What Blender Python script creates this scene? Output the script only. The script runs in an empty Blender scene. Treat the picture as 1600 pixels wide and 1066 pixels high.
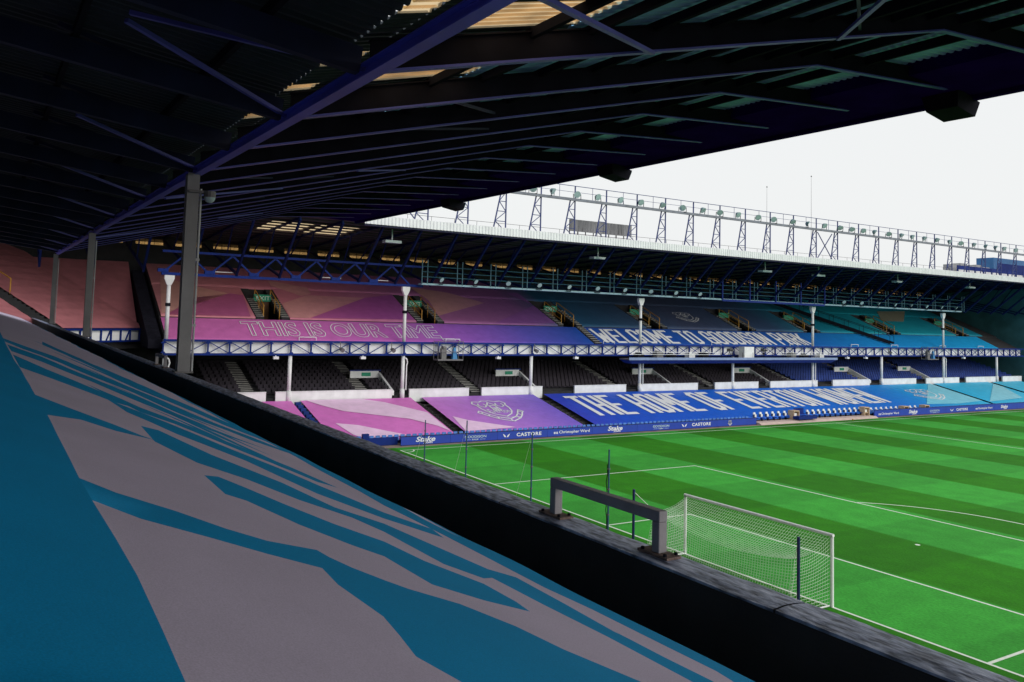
import bpy, bmesh, math, random
import numpy as np
from mathutils import Vector, Matrix, noise
random.seed(7)
SC = bpy.context.scene
COL = SC.collection

# ------------------------------------------------------------------ camera
CAM = np.array([57.1293, -25.5537, 9.7955])
YAW, PIT, ROL = 0.544576, 0.069523, 0.026539
F_ = np.array([-math.cos(YAW)*math.cos(PIT), math.sin(YAW)*math.cos(PIT), math.sin(PIT)])
R0 = np.cross(F_, [0, 0, 1]); R0 /= np.linalg.norm(R0); U0 = np.cross(R0, F_)
R_ = R0*math.cos(ROL)+U0*math.sin(ROL); U_ = -R0*math.sin(ROL)+U0*math.cos(ROL)
cd = bpy.data.cameras.new('camera'); cam = bpy.data.objects.new('camera', cd); COL.objects.link(cam)
cd.sensor_width = 36; cd.lens = 1278.85/1600*36; cd.shift_x = (800-795.28)/1600; cd.shift_y = (414.47-533)/1600
cd.clip_start = 0.05; cd.clip_end = 3000
cam.matrix_world = Matrix(((R_[0], U_[0], -F_[0], CAM[0]), (R_[1], U_[1], -F_[1], CAM[1]), (R_[2], U_[2], -F_[2], CAM[2]), (0, 0, 0, 1)))
SC.camera = cam

# ------------------------------------------------------------------ overcast sky, soft sun, exposure
SUN_EL, SUN_ROT = math.radians(24), math.radians(62)
w = bpy.data.worlds.new('World'); SC.world = w; w.use_nodes = True
nt = w.node_tree; nt.nodes.clear()
out = nt.nodes.new('ShaderNodeOutputWorld'); bg = nt.nodes.new('ShaderNodeBackground')
sky = nt.nodes.new('ShaderNodeTexSky'); sky.sky_type = 'NISHITA'; sky.sun_disc = False
sky.sun_elevation = SUN_EL; sky.sun_rotation = SUN_ROT; sky.dust_density = 4; sky.air_density = 1.5
mx = nt.nodes.new('ShaderNodeMix'); mx.data_type = 'RGBA'; mx.inputs[0].default_value = 0.93
mx.inputs[7].default_value = (8.9, 9.05, 9.1, 1)          # the even white cloud deck in front of the blue
nt.links.new(sky.outputs[0], mx.inputs[6]); nt.links.new(mx.outputs[2], bg.inputs[0])
bg.inputs[1].default_value = 0.104
nt.links.new(bg.outputs[0], out.inputs[0])
sd = bpy.data.lights.new('sun', 'SUN'); sun = bpy.data.objects.new('sun', sd); COL.objects.link(sun)
sd.energy = 1.5; sd.angle = math.radians(50); sd.color = (1, 0.97, 0.92)
sdir = Vector((math.sin(SUN_ROT)*math.cos(SUN_EL), math.cos(SUN_ROT)*math.cos(SUN_EL), math.sin(SUN_EL)))
sun.rotation_euler = sdir.to_track_quat('Z', 'Y').to_euler(); sun.location = (0, 0, 60)
vs = SC.view_settings; vs.view_transform = 'Standard'; vs.look = 'None'; vs.exposure = 0.0; vs.gamma = 1.0; vs.use_curve_mapping = False

# ------------------------------------------------------------------ helpers
def lin(c):
    c = c/255.0
    return c/12.92 if c <= 0.04045 else ((c+0.055)/1.055)**2.4
def C8(r, g, b, k=1.0):
    return (min(lin(r)*k, .95), min(lin(g)*k, .95), min(lin(b)*k, .95))

def node_mat(name):
    m = bpy.data.materials.new(name); m.use_nodes = True
    t = m.node_tree; b = t.nodes['Principled BSDF']
    return m, t, b
def nz(t, scale, detail=4, coord='Object', stretch=None):
    tc = t.nodes.new('ShaderNodeTexCoord'); n = t.nodes.new('ShaderNodeTexNoise')
    n.inputs['Scale'].default_value = scale; n.inputs['Detail'].default_value = detail
    if stretch:
        mp = t.nodes.new('ShaderNodeMapping'); mp.inputs['Scale'].default_value = stretch
        t.links.new(tc.outputs[coord], mp.inputs[0]); t.links.new(mp.outputs[0], n.inputs['Vector'])
    else:
        t.links.new(tc.outputs[coord], n.inputs['Vector'])
    return n
def MAT(name, col, rough=.6, var=.25, scale=3.0, bump=0.0, bscale=40, metal=0.0, stretch=None, spec=.4, dirt=None):
    m, t, b = node_mat(name)
    n = nz(t, scale, 5, stretch=stretch)
    r = t.nodes.new('ShaderNodeValToRGB'); t.links.new(n.outputs['Fac'], r.inputs[0])
    r.color_ramp.elements[0].position = .3; r.color_ramp.elements[1].position = .72
    d = dirt if dirt else tuple(c*(1-var) for c in col)
    r.color_ramp.elements[0].color = (*d, 1); r.color_ramp.elements[1].color = (*tuple(min(c*(1+var*.5), .95) for c in col), 1)
    t.links.new(r.outputs[0], b.inputs['Base Color'])
    b.inputs['Roughness'].default_value = rough; b.inputs['Metallic'].default_value = metal
    b.inputs['Specular IOR Level'].default_value = spec
    if bump:
        n2 = nz(t, bscale, 4); bp = t.nodes.new('ShaderNodeBump'); bp.inputs['Strength'].default_value = bump; bp.inputs['Distance'].default_value = .02
        t.links.new(n2.outputs['Fac'], bp.inputs['Height']); t.links.new(bp.outputs[0], b.inputs['Normal'])
    return m

def GRAD(name, axis, stops, rough=.55, wr=.5, wscale=1.1, var=.07):
    """printed sheet: colours change along one world axis; wrinkle relief from noise"""
    m, t, b = node_mat(name)
    ge = t.nodes.new('ShaderNodeNewGeometry'); sx = t.nodes.new('ShaderNodeSeparateXYZ'); t.links.new(ge.outputs['Position'], sx.inputs[0])
    lo, hi = stops[0][0], stops[-1][0]
    mr = t.nodes.new('ShaderNodeMapRange'); mr.inputs[1].default_value = lo; mr.inputs[2].default_value = hi
    t.links.new(sx.outputs[axis], mr.inputs[0])
    r = t.nodes.new('ShaderNodeValToRGB'); t.links.new(mr.outputs[0], r.inputs[0])
    e = r.color_ramp.elements
    while len(e) < len(stops): e.new(.5)
    for i, (p, c) in enumerate(stops):
        e[i].position = (p-lo)/(hi-lo); e[i].color = (*c, 1)
    n = nz(t, 1.3, 5); mr2 = t.nodes.new('ShaderNodeMapRange'); mr2.inputs[1].default_value = .3; mr2.inputs[2].default_value = .7
    mr2.inputs[3].default_value = 1-var; mr2.inputs[4].default_value = 1+var
    t.links.new(n.outputs['Fac'], mr2.inputs[0])
    mu = t.nodes.new('ShaderNodeVectorMath'); mu.operation = 'SCALE'; t.links.new(r.outputs[0], mu.inputs[0]); t.links.new(mr2.outputs[0], mu.inputs['Scale'])
    t.links.new(mu.outputs[0], b.inputs['Base Color'])
    n2 = nz(t, wscale, 6); bp = t.nodes.new('ShaderNodeBump'); bp.inputs['Strength'].default_value = wr; bp.inputs['Distance'].default_value = .15
    t.links.new(n2.outputs['Fac'], bp.inputs['Height']); t.links.new(bp.outputs[0], b.inputs['Normal'])
    b.inputs['Roughness'].default_value = rough; b.inputs['Specular IOR Level'].default_value = .3
    return m

def TRANS(name, col):
    m, t, b = node_mat(name)
    t.nodes.remove(b); o = t.nodes['Material Output']
    tr = t.nodes.new('ShaderNodeBsdfTranslucent'); df = t.nodes.new('ShaderNodeBsdfDiffuse'); a = t.nodes.new('ShaderNodeMixShader')
    n = nz(t, 2.2, 8, stretch=(1, 1, 1)); r = t.nodes.new('ShaderNodeValToRGB'); t.links.new(n.outputs['Fac'], r.inputs[0])
    r.color_ramp.elements[0].position = .35; r.color_ramp.elements[1].position = .62
    r.color_ramp.elements[0].color = (*tuple(c*.72 for c in col), 1); r.color_ramp.elements[1].color = (*col, 1)
    t.links.new(r.outputs[0], tr.inputs[0]); df.inputs[0].default_value = (.2, .16, .1, 1)
    a.inputs[0].default_value = .12; t.links.new(tr.outputs[0], a.inputs[1]); t.links.new(df.outputs[0], a.inputs[2])
    tp = t.nodes.new('ShaderNodeBsdfTransparent'); t.links.new(r.outputs[0], tp.inputs[0])
    a2 = t.nodes.new('ShaderNodeMixShader'); a2.inputs[0].default_value = .6
    t.links.new(a.outputs[0], a2.inputs[1]); t.links.new(tp.outputs[0], a2.inputs[2])
    t.links.new(a2.outputs[0], o.inputs[0])
    return m

ORG = {}
class MB:
    def __init__(s): s.v = []; s.f = []
    def add(s, vs, fs):
        o = len(s.v); s.v += [tuple(map(float, p)) for p in vs]; s.f += [tuple(i+o for i in f) for f in fs]; return s
    def quad(s, a, b, c, d): return s.add([a, b, c, d], [(0, 1, 2, 3)])
    def box(s, x0, x1, y0, y1, z0, z1):
        return s.add([(x0,y0,z0),(x1,y0,z0),(x1,y1,z0),(x0,y1,z0),(x0,y0,z1),(x1,y0,z1),(x1,y1,z1),(x0,y1,z1)],
                     [(0,3,2,1),(4,5,6,7),(0,1,5,4),(1,2,6,5),(2,3,7,6),(3,0,4,7)])
    def hexa(s, p):   # 8 points, bottom 4 then top 4
        return s.add(p, [(0,3,2,1),(4,5,6,7),(0,1,5,4),(1,2,6,5),(2,3,7,6),(3,0,4,7)])
    def bar(s, p, q, wd, ht=None, up=(0, 0, 1)):
        p = Vector(p); q = Vector(q); ht = ht or wd
        d = (q-p).normalized(); u = Vector(up)
        if abs(d.dot(u)) > .98: u = Vector((0, 1, 0)) if abs(d.y) < .9 else Vector((1, 0, 0))
        r = d.cross(u).normalized()*(wd/2); u = r.cross(d).normalized()*(ht/2)
        return s.hexa([p-r-u, p+r-u, q+r-u, q-r-u, p-r+u, p+r+u, q+r+u, q-r+u])
    def tube(s, p, q, r, n=6, r2=None, cap=True):
        p = Vector(p); q = Vector(q); d = (q-p).normalized(); r2 = r if r2 is None else r2
        u = Vector((0, 0, 1)) if abs(d.z) < .9 else Vector((1, 0, 0))
        a = d.cross(u).normalized(); b = d.cross(a)
        vs = []
        for P, rr in ((p, r), (q, r2)):
            for k in range(n):
                an = 2*math.pi*k/n; vs.append(P+a*rr*math.cos(an)+b*rr*math.sin(an))
        fs = [(k, (k+1) % n, n+(k+1) % n, n+k) for k in range(n)]
        if cap: fs += [tuple(range(n))[::-1], tuple(range(n, 2*n))]
        return s.add(vs, fs)
    def build(s, name, mat, parent=None, smooth=False):
        o = ORG.get(parent.name, (0, 0, 0)) if parent else (0, 0, 0)
        me = bpy.data.meshes.new(name); me.from_pydata([(x-o[0], y-o[1], z-o[2]) for x, y, z in s.v], [], s.f); me.update()
        if mat: me.materials.append(mat)
        if smooth: me.polygons.foreach_set('use_smooth', [True]*len(me.polygons))
        ob = bpy.data.objects.new(name, me); COL.objects.link(ob)
        if parent: ob.parent = parent; ORG[ob.name] = o
        return ob
def tag(o, label, cat, group=None):
    o['label'] = label; o['category'] = cat
    if group: o['group'] = group
    return o
def struct(o): o['kind'] = 'structure'; return o
def stuff(o): o['kind'] = 'stuff'; return o
def thing(name, label, cat, loc, group=None):
    o = bpy.data.objects.new(name, None); COL.objects.link(o); o.location = loc; o.empty_display_size = .2
    ORG[o.name] = tuple(loc); return tag(o, label, cat, group)
def inst(mesh_obj, name, parent, off):
    """another piece sharing the mesh, shifted by off"""
    o = bpy.data.objects.new(name, mesh_obj.data); COL.objects.link(o); o.parent = parent; o.location = off
    ORG[o.name] = ORG.get(parent.name, (0, 0, 0)); return o
def copy_thing(root, loc):
    r = root.copy(); COL.objects.link(r); r.location = loc
    for ch in root.children:
        c = ch.copy(); COL.objects.link(c); c.parent = r
    return r

# near-stand frame: s runs along the stand away from the camera, t towards the pitch, h up
A_ = np.array([-0.99958636, -0.02687288, 0.01024457]); B_ = np.array([-0.02687429, 0.99963882, 0.0])
def L(s, t, h): 
    p = CAM+A_*s+B_*t; return (p[0], p[1], p[2]+h)
MLI = np.linalg.inv(np.stack([A_, B_, [0, 0, 1]], 1))
def ray(x, y): return F_+R_*(x-795.278)/1278.85-U_*(y-414.468)/1278.85
def lbar(mb, p, q, wd, ht=None): return mb.bar(L(*p), L(*q), wd, ht)
def lbox(mb, s0, s1, t0, t1, h0, h1):
    return mb.hexa([L(s0,t0,h0), L(s1,t0,h0), L(s1,t1,h0), L(s0,t1,h0), L(s0,t0,h1), L(s1,t0,h1), L(s1,t1,h1), L(s0,t1,h1)])

def font_mesh(txt, bold=0.0, shear=0.0, spacing=1.0):
    cu = bpy.data.curves.new('lettering', 'FONT'); cu.body = txt; cu.offset = bold; cu.shear = shear; cu.space_character = spacing
    cu.resolution_u = 3
    ob = bpy.data.objects.new('lettering', cu); COL.objects.link(ob)
    dg = bpy.context.evaluated_depsgraph_get(); me = bpy.data.meshes.new_from_object(ob.evaluated_get(dg))
    bpy.data.objects.remove(ob); bpy.data.curves.remove(cu)
    return me
def text_on(txt, org, ex, ey, width, height, mat, parent, name='lettering', bold=0.0, shear=0.0, outline=0.0, lift=.006, spacing=1.0):
    """txt laid on a plane: org = lower-left corner, ex/ey unit vectors, fitted to width x height"""
    me = font_mesh(txt, bold, shear, spacing)
    v = np.array([p.co[:] for p in me.vertices]); lo = v.min(0); hi = v.max(0)
    ex = Vector(ex); ey = Vector(ey); n = ex.cross(ey).normalized(); org = Vector(org)+n*lift
    P = [org+ex*((p[0]-lo[0])/(hi[0]-lo[0])*width)+ey*((p[1]-lo[1])/(hi[1]-lo[1])*height) for p in v]
    mb = MB()
    if outline:
        from collections import Counter
        c = Counter()
        for f in me.polygons:
            for k in f.edge_keys: c[k] += 1
        for (a, b), q in c.items():
            if q == 1:
                d = (P[b]-P[a])
                if d.length < 1e-5: continue
                d.normalize(); sd_ = n.cross(d)*outline/2; e = d*outline*.4
                mb.quad(P[a]-sd_-e, P[b]-sd_+e, P[b]+sd_+e, P[a]+sd_-e)
    else:
        mb.add(P, [tuple(f.vertices) for f in me.polygons])
    bpy.data.meshes.remove(me)
    return mb.build(name, mat, parent)
def strokes_on(polys, org, ex, ey, wd, mat, parent, name, lift=.007):
    """polylines in plane units drawn as flat ribbons"""
    ex = Vector(ex); ey = Vector(ey); n = ex.cross(ey).normalized(); org = Vector(org)+n*lift
    mb = MB()
    for pl in polys:
        P = [org+ex*a+ey*b for a, b in pl]
        for a, b in zip(P, P[1:]):
            d = (b-a)
            if d.length < 1e-6: continue
            d.normalize(); q = n.cross(d)*wd/2; e = d*wd*.35
            mb.quad(a-q-e, b-q+e, b+q+e, a+q-e)
    return mb.build(name, mat, parent)
GLY = {'T': [[(0,1),(1,1)],[(.5,1),(.5,0)]], 'H': [[(0,0),(0,1)],[(1,0),(1,1)],[(0,.5),(1,.5)]], 'E': [[(1,1),(0,1),(0,0),(1,0)],[(0,.5),(.85,.5)]],
 'O': [[(0,.1),(0,.9),(.25,1),(.75,1),(1,.9),(1,.1),(.75,0),(.25,0),(0,.1)]], 'M': [[(0,0),(0,1),(.5,.4),(1,1),(1,0)]], 'F': [[(1,1),(0,1),(0,0)],[(0,.5),(.85,.5)]],
 'V': [[(0,1),(.5,0),(1,1)]], 'R': [[(0,0),(0,1),(.75,1),(1,.9),(1,.6),(.75,.5),(0,.5)],[(.5,.5),(1,0)]], 'N': [[(0,0),(0,1),(1,0),(1,1)]], 'W': [[(0,1),(.22,0),(.5,.65),(.78,0),(1,1)]],
 'L': [[(0,1),(0,0),(1,0)]], 'C': [[(1,.72),(1,.9),(.75,1),(.25,1),(0,.9),(0,.1),(.25,0),(.75,0),(1,.1),(1,.28)]], 'G': [[(1,.72),(1,.9),(.75,1),(.25,1),(0,.9),(0,.1),(.25,0),(.75,0),(1,.1),(1,.45),(.55,.45)]],
 'D': [[(0,0),(0,1),(.7,1),(1,.88),(1,.12),(.7,0),(0,0)]], 'I': [[(.5,0),(.5,1)]], 'S': [[(1,.75),(1,.9),(.75,1),(.25,1),(0,.9),(0,.64),(.25,.55),(.75,.46),(1,.37),(1,.1),(.75,0),(.25,0),(0,.1),(0,.25)]],
 'P': [[(0,0),(0,1),(.75,1),(1,.9),(1,.55),(.75,.45),(0,.45)]], 'A': [[(0,0),(.35,1),(.65,1),(1,0)],[(.15,.35),(.85,.35)]], 'K': [[(0,0),(0,1)],[(1,1),(0,.42)],[(.32,.6),(1,0)]], 'U': [[(0,1),(0,.1),(.25,0),(.75,0),(1,.1),(1,1)]]}
WID = {'I': .38, 'M': 1.25, 'W': 1.35, ' ': .62}
def block_text(txt, org, ex, ey, width, height, mat, parent, lift=.03, sw=.2):
    """condensed block capitals; sw = stroke width as a share of the letter width"""
    tot = sum(WID.get(c, 1.0) for c in txt)+.12*(len(txt)-1); u = width/tot; x = 0.0
    ex = Vector(ex); ey = Vector(ey); n = ex.cross(ey).normalized(); st = sw*u
    for c in txt:
        w_ = WID.get(c, 1.0)*u
        if c != ' ':
            mb = MB(); q = 0
            for pl in GLY[c]:
                P = [Vector(org)+ex*(x+st/2+a*(w_-st))+ey*(st/2+b*(height-st)) for a, b in pl]
                for a, b in zip(P, P[1:]):
                    d = (b-a).normalized(); sd_ = n.cross(d)*st/2; e = d*st*.45; o = n*(lift+.0012*q); q += 1
                    mb.quad(a-sd_-e+o, b-sd_+e+o, b+sd_+e+o, a+sd_-e+o)
            mb.build('letter', mat, parent)
        x += w_+.12*u
def crest(cx, cy, k, kx=1.0):
    """club shield with tower, wreaths, name and scroll, as polylines"""
    def tr(pl): return [(cx+a*k*kx, cy+b*k) for a, b in pl]
    sh = [(-.8,.78),(-.45,.72),(-.2,.85),(0,.8),(.2,.85),(.45,.72),(.8,.78),(.95,.55),(.82,.35),(.8,0),(.7,-.3),(.45,-.6),(0,-.85),(-.45,-.6),(-.7,-.3),(-.8,0),(-.82,.35),(-.95,.55),(-.8,.78)]
    tw = [(-.2,-.2),(.2,-.2),(.16,.3),(.24,.34),(0,.66),(-.24,.34),(-.16,.3),(-.2,-.2)]
    bands = [[(-.17,.05),(.17,.05)],[(-.16,.3),(.16,.3)],[(-.06,-.2),(-.06,0),(.06,0),(.06,-.2)]]
    wr = [[(c+.2*math.cos(a), .38+.2*math.sin(a)) for a in [2.2+i*.52 for i in range(10)]] for c in (-.5, .5)]
    sc1 = [(-1.0+.0,-.35),(-.8,-.6),(-.5,-.88),(0,-1.12),(.5,-.88),(.8,-.6),(1.0,-.35)]
    sc2 = [(-1.15,-.5),(-.92,-.78),(-.58,-1.08),(0,-1.36),(.58,-1.08),(.92,-.78),(1.15,-.5)]
    ends = [[sc1[0], sc2[0]], [sc1[-1], sc2[-1]], [(1.0,-.35),(1.12,-.22),(1.28,-.4),(1.15,-.5)], [(-1.0,-.35),(-1.12,-.22),(-1.28,-.4),(-1.15,-.5)]]
    tick = [[(a*.5+c*.5-.02+ .3*(c-a)*q, (b+d)/2+.3*(d-b)*q) for q in (-1, 1)] for (a, b), (c, d) in list(zip(sc1, sc2))[1:-1]]
    return [tr(p) for p in [sh, tw, *bands, *wr, sc1, sc2, *ends, *tick]]

# ------------------------------------------------------------------ materials
M_white = MAT('white_paint', (.83, .84, .86), .5, .14, 1.2)
M_whitepanel = MAT('balcony_panel_paint', (.9, .91, .94), .5, .06, 2.0)
M_blue = MAT('royal_blue_paint', C8(14, 44, 124), .55, .25, 2.0, spec=.15)
M_board = MAT('board_blue', C8(24, 62, 172), .4, .1, 1.5)
M_navy = MAT('navy_paint', (.014, .018, .05), .6, .3, 2.0, spec=.2)
M_dark = MAT('dark_steel', (.014, .014, .022), .8, .3, 2.0, spec=.04)
M_teal = MAT('teal_grey_steel', C8(46, 94, 112), .5, .2, 2.0)
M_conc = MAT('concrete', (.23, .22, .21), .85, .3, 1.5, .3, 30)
M_step = MAT('lit_step_concrete', (.5, .49, .46), .8, .25, 2.0, .2, 30)
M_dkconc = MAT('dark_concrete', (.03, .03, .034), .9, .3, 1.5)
M_seatdk = MAT('seat_dark', (.026, .021, .030), .7, .35, 1.0, spec=.15)
M_seatbl = MAT('seat_blue', (.012, .04, .22), .6, .3, 1.0, spec=.15)
M_orange = MAT('yellow_rail', (.55, .27, .03), .45, .2, 3.0)
M_green = MAT('exit_green', (.0, .30, .17), .5, .1, 4.0)
M_signw = MAT('sign_white', (.7, .9, .8), .5, .05, 4.0)
M_brown = MAT('brown_timber', (.16, .075, .035), .6, .35, 5.0)
M_tan = MAT('tan_timber', (.62, .45, .30), .6, .2, 3.0)
M_txt = MAT('white_print', (.80, .82, .86), .55, .06, 2.0)
M_line = MAT('line_paint', (.75, .82, .72), .8, .12, 6.0)
M_net = MAT('net_cord', (.8, .86, .78), .7, .1, 4.0)
M_grey = MAT('galvanised_grey', (.17, .165, .175), .5, .2, 4.0, .1, 60, .2)
M_railgrey = MAT('rail_grey_paint', (.34, .32, .35), .55, .2, 5.0, .15, 80)
M_colgrey = MAT('column_grey', (.29, .285, .30), .5, .2, 1.5, .1, 40)
M_roofn = MAT('roof_sheet_teal', (.30, .60, .95), .8, .3, 1.2, spec=.05)
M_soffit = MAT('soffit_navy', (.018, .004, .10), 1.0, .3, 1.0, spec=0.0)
M_beam = MAT('beam_violet_blue', C8(92, 100, 225), .45, .3, .7)
M_chord = MAT('chord_blue', (.09, .10, .46), .45, .3, 1.0)
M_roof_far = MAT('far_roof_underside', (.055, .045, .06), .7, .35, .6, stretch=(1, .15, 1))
M_raf = MAT('rafter_blue', C8(10, 28, 74), .6, .3, 2.0, spec=.1)
M_fascia = MAT('fascia_white', (.84, .86, .9), .5, .1, 1.0)
M_lamp = MAT('lamp_glass', (.45, .6, .64), .15, .2, 6.0)
M_lampb = MAT('lamp_body', (.10, .2, .22), .4, .2, 6.0)
M_black = MAT('parapet_black', (.042, .038, .038), .75, .3, 3.0, .2, 60)
M_track = MAT('perimeter_track', (.27, .20, .17), .9, .25, 1.2, .3, 40)
M_amber = TRANS('amber_rooflight', (.97, .74, .44))
def lead_mat():
    m, t, b = node_mat('weathered_lead')
    n = nz(t, 9, 12, stretch=(1, 3.0, 1)); r = t.nodes.new('ShaderNodeValToRGB'); t.links.new(n.outputs['Fac'], r.inputs[0])
    e = r.color_ramp.elements; e[0].position = .36; e[0].color = (.12, .14, .2, 1); e[1].position = .64; e[1].color = (.68, .74, .95, 1)
    k = e.new(.5); k.color = (.38, .44, .62, 1)
    t.links.new(r.outputs[0], b.inputs['Base Color']); b.inputs['Roughness'].default_value = .42; b.inputs['Metallic'].default_value = .1
    bp = t.nodes.new('ShaderNodeBump'); bp.inputs['Strength'].default_value = .5; bp.inputs['Distance'].default_value = .02
    t.links.new(n.outputs['Fac'], bp.inputs['Height']); t.links.new(bp.outputs[0], b.inputs['Normal'])
    return m
M_lead = lead_mat()
def grass_mat():
    m, t, b = node_mat('mown_grass')
    ge = t.nodes.new('ShaderNodeNewGeometry'); sx = t.nodes.new('ShaderNodeSeparateXYZ'); t.links.new(ge.outputs['Position'], sx.inputs[0])
    def stripe(sock, period, off):
        a = t.nodes.new('ShaderNodeMath'); a.operation = 'ADD'; a.inputs[1].default_value = off; t.links.new(sock, a.inputs[0])
        d = t.nodes.new('ShaderNodeMath'); d.operation = 'PINGPONG'; d.inputs[1].default_value = period; t.links.new(a.outputs[0], d.inputs[0])
        m_ = t.nodes.new('ShaderNodeMapRange'); m_.inputs[1].default_value = period*.5-.12; m_.inputs[2].default_value = period*.5+.12; t.links.new(d.outputs[0], m_.inputs[0])
        return m_.outputs[0]
    P = 5.72
    st = stripe(sx.outputs['Y'], P, P*.5+P*21)
    st2 = stripe(sx.outputs['X'], 5.6, 112.0)
    mix = t.nodes.new('ShaderNodeMix'); mix.data_type = 'RGBA'; t.links.new(st, mix.inputs[0])
    mix.inputs[6].default_value = (.042, .315, .036, 1); mix.inputs[7].default_value = (.024, .182, .004, 1)
    m2 = t.nodes.new('ShaderNodeMapRange'); m2.inputs[3].default_value = .92; m2.inputs[4].default_value = 1.08; t.links.new(st2, m2.inputs[0])
    n = nz(t, .9, 9); n2 = nz(t, 9, 8)
    m3 = t.nodes.new('ShaderNodeMapRange'); m3.inputs[1].default_value = .3; m3.inputs[2].default_value = .7; m3.inputs[3].default_value = .88; m3.inputs[4].default_value = 1.12; t.links.new(n.outputs['Fac'], m3.inputs[0])
    m4 = t.nodes.new('ShaderNodeMapRange'); m4.inputs[1].default_value = .3; m4.inputs[2].default_value = .7; m4.inputs[3].default_value = .84; m4.inputs[4].default_value = 1.16; t.links.new(n2.outputs['Fac'], m4.inputs[0])
    a = t.nodes.new('ShaderNodeMath'); a.operation = 'MULTIPLY'; t.links.new(m2.outputs[0], a.inputs[0]); t.links.new(m3.outputs[0], a.inputs[1])
    c = t.nodes.new('ShaderNodeMath'); c.operation = 'MULTIPLY'; t.links.new(a.outputs[0], c.inputs[0]); t.links.new(m4.outputs[0], c.inputs[1])
    s = t.nodes.new('ShaderNodeVectorMath'); s.operation = 'SCALE'; t.links.new(mix.outputs[2], s.inputs[0]); t.links.new(c.outputs[0], s.inputs['Scale'])
    t.links.new(s.outputs[0], b.inputs['Base Color']); b.inputs['Roughness'].default_value = .9; b.inputs['Specular IOR Level'].default_value = .15
    bp = t.nodes.new('ShaderNodeBump'); bp.inputs['Strength'].default_value = .5; bp.inputs['Distance'].default_value = .03
    t.links.new(n2.outputs['Fac'], bp.inputs['Height']); t.links.new(bp.outputs[0], b.inputs['Normal'])
    return m
M_grass = grass_mat()
M_asph = MAT('asphalt', (.05, .05, .05), .9, .3, .3)

# ------------------------------------------------------------------ ground, pitch, markings
g = MB(); g.quad((-1500, -1500, -.02), (1500, -1500, -.02), (1500, 1500, -.02), (-1500, 1500, -.02)); struct(g.build('ground', M_asph))
g = MB(); g.quad((-2.6, -12, -.008), (74, -12, -.008), (74, 112, -.008), (-2.6, 112, -.008)); struct(g.build('perimeter_track', M_track))
g = MB(); g.quad((-1.25, -3.4, 0), (70, -3.4, 0), (70, 104, 0), (-1.25, 104, 0)); struct(g.build('pitch', M_grass))
g = MB(); Z = .005; lw = .12
def hl(x0, x1, y): g.quad((x0, y-lw/2, Z), (x1, y-lw/2, Z), (x1, y+lw/2, Z), (x0, y+lw/2, Z))
def vl(x, y0, y1): g.quad((x-lw/2, y0, Z), (x+lw/2, y0, Z), (x+lw/2, y1, Z), (x-lw/2, y1, Z))
PW, PL = 68.0, 100.48
E_ = lw/2
hl(-E_, PW+E_, 0); hl(-E_, PW+E_, PL); vl(0, E_, PL-E_); vl(PW, E_, PL-E_); hl(E_, PW-E_, PL/2)
for y0, sg in ((0, 1), (PL, -1)):
    for hw, dp in ((20.16, 16.5), (9.16, 5.5)):
        yy = y0+sg*dp
        hl(34-hw-E_, 34+hw+E_, yy)
        for sx_ in (34-hw, 34+hw): vl(sx_, min(y0+sg*E_, yy-sg*E_), max(y0+sg*E_, yy-sg*E_))
def arc(cx, cy, r, a0, a1, n=40, z=Z):
    for i in range(n):
        p, q = (a0+(a1-a0)*i/n, a0+(a1-a0)*(i+1)/n)
        f = lambda a, rr: (cx+rr*math.cos(a), cy+rr*math.sin(a), z)
        g.quad(f(p, r-E_), f(p, r+E_), f(q, r+E_), f(q, r-E_))
a_ = math.acos(5.62/9.15)
arc(34, 11, 9.15, math.pi/2-a_, math.pi/2+a_); arc(34, PL/2, 9.15, 0, 2*math.pi, 80, Z+.003)
arc(0, 0, 1, .06, math.pi/2-.06, 10)
g.add([(34+.12*math.cos(k*math.pi/5), 11+.12*math.sin(k*math.pi/5), Z) for k in range(10)], [tuple(range(10))])
struct(g.build('pitch_markings', M_line))

# ------------------------------------------------------------------ far stand
XC = -12.0
FS = thing('far_stand', 'long two tier stand with white columns and criss cross balcony across the pitch', 'grandstand', (XC, 40, 0))
Y0, Y1 = -34.0, 122.0
# lower terrace and concrete behind the front wall
def slope(x): return .5+(-2.6-x)*(2.2/9.4)
m = MB()
for i in range(11):                      # paddock steps under the covers
    xa = -2.7-i*.84; m.box(xa-.84, xa, -9, 112, 0, slope(xa)-.45)
m.build('paddock_steps', M_conc, FS)
m = MB()
for i in range(12):
    xa = -12.2-i*.8; m.box(xa-.8, xa, -11.5, 112, 0, 2.9+i*.25)
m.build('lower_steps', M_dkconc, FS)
m = MB(); m.box(-22.4, -21.9, -34, 122, 0, 9.5); m.build('lower_back_wall', M_dkconc, FS)
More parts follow.
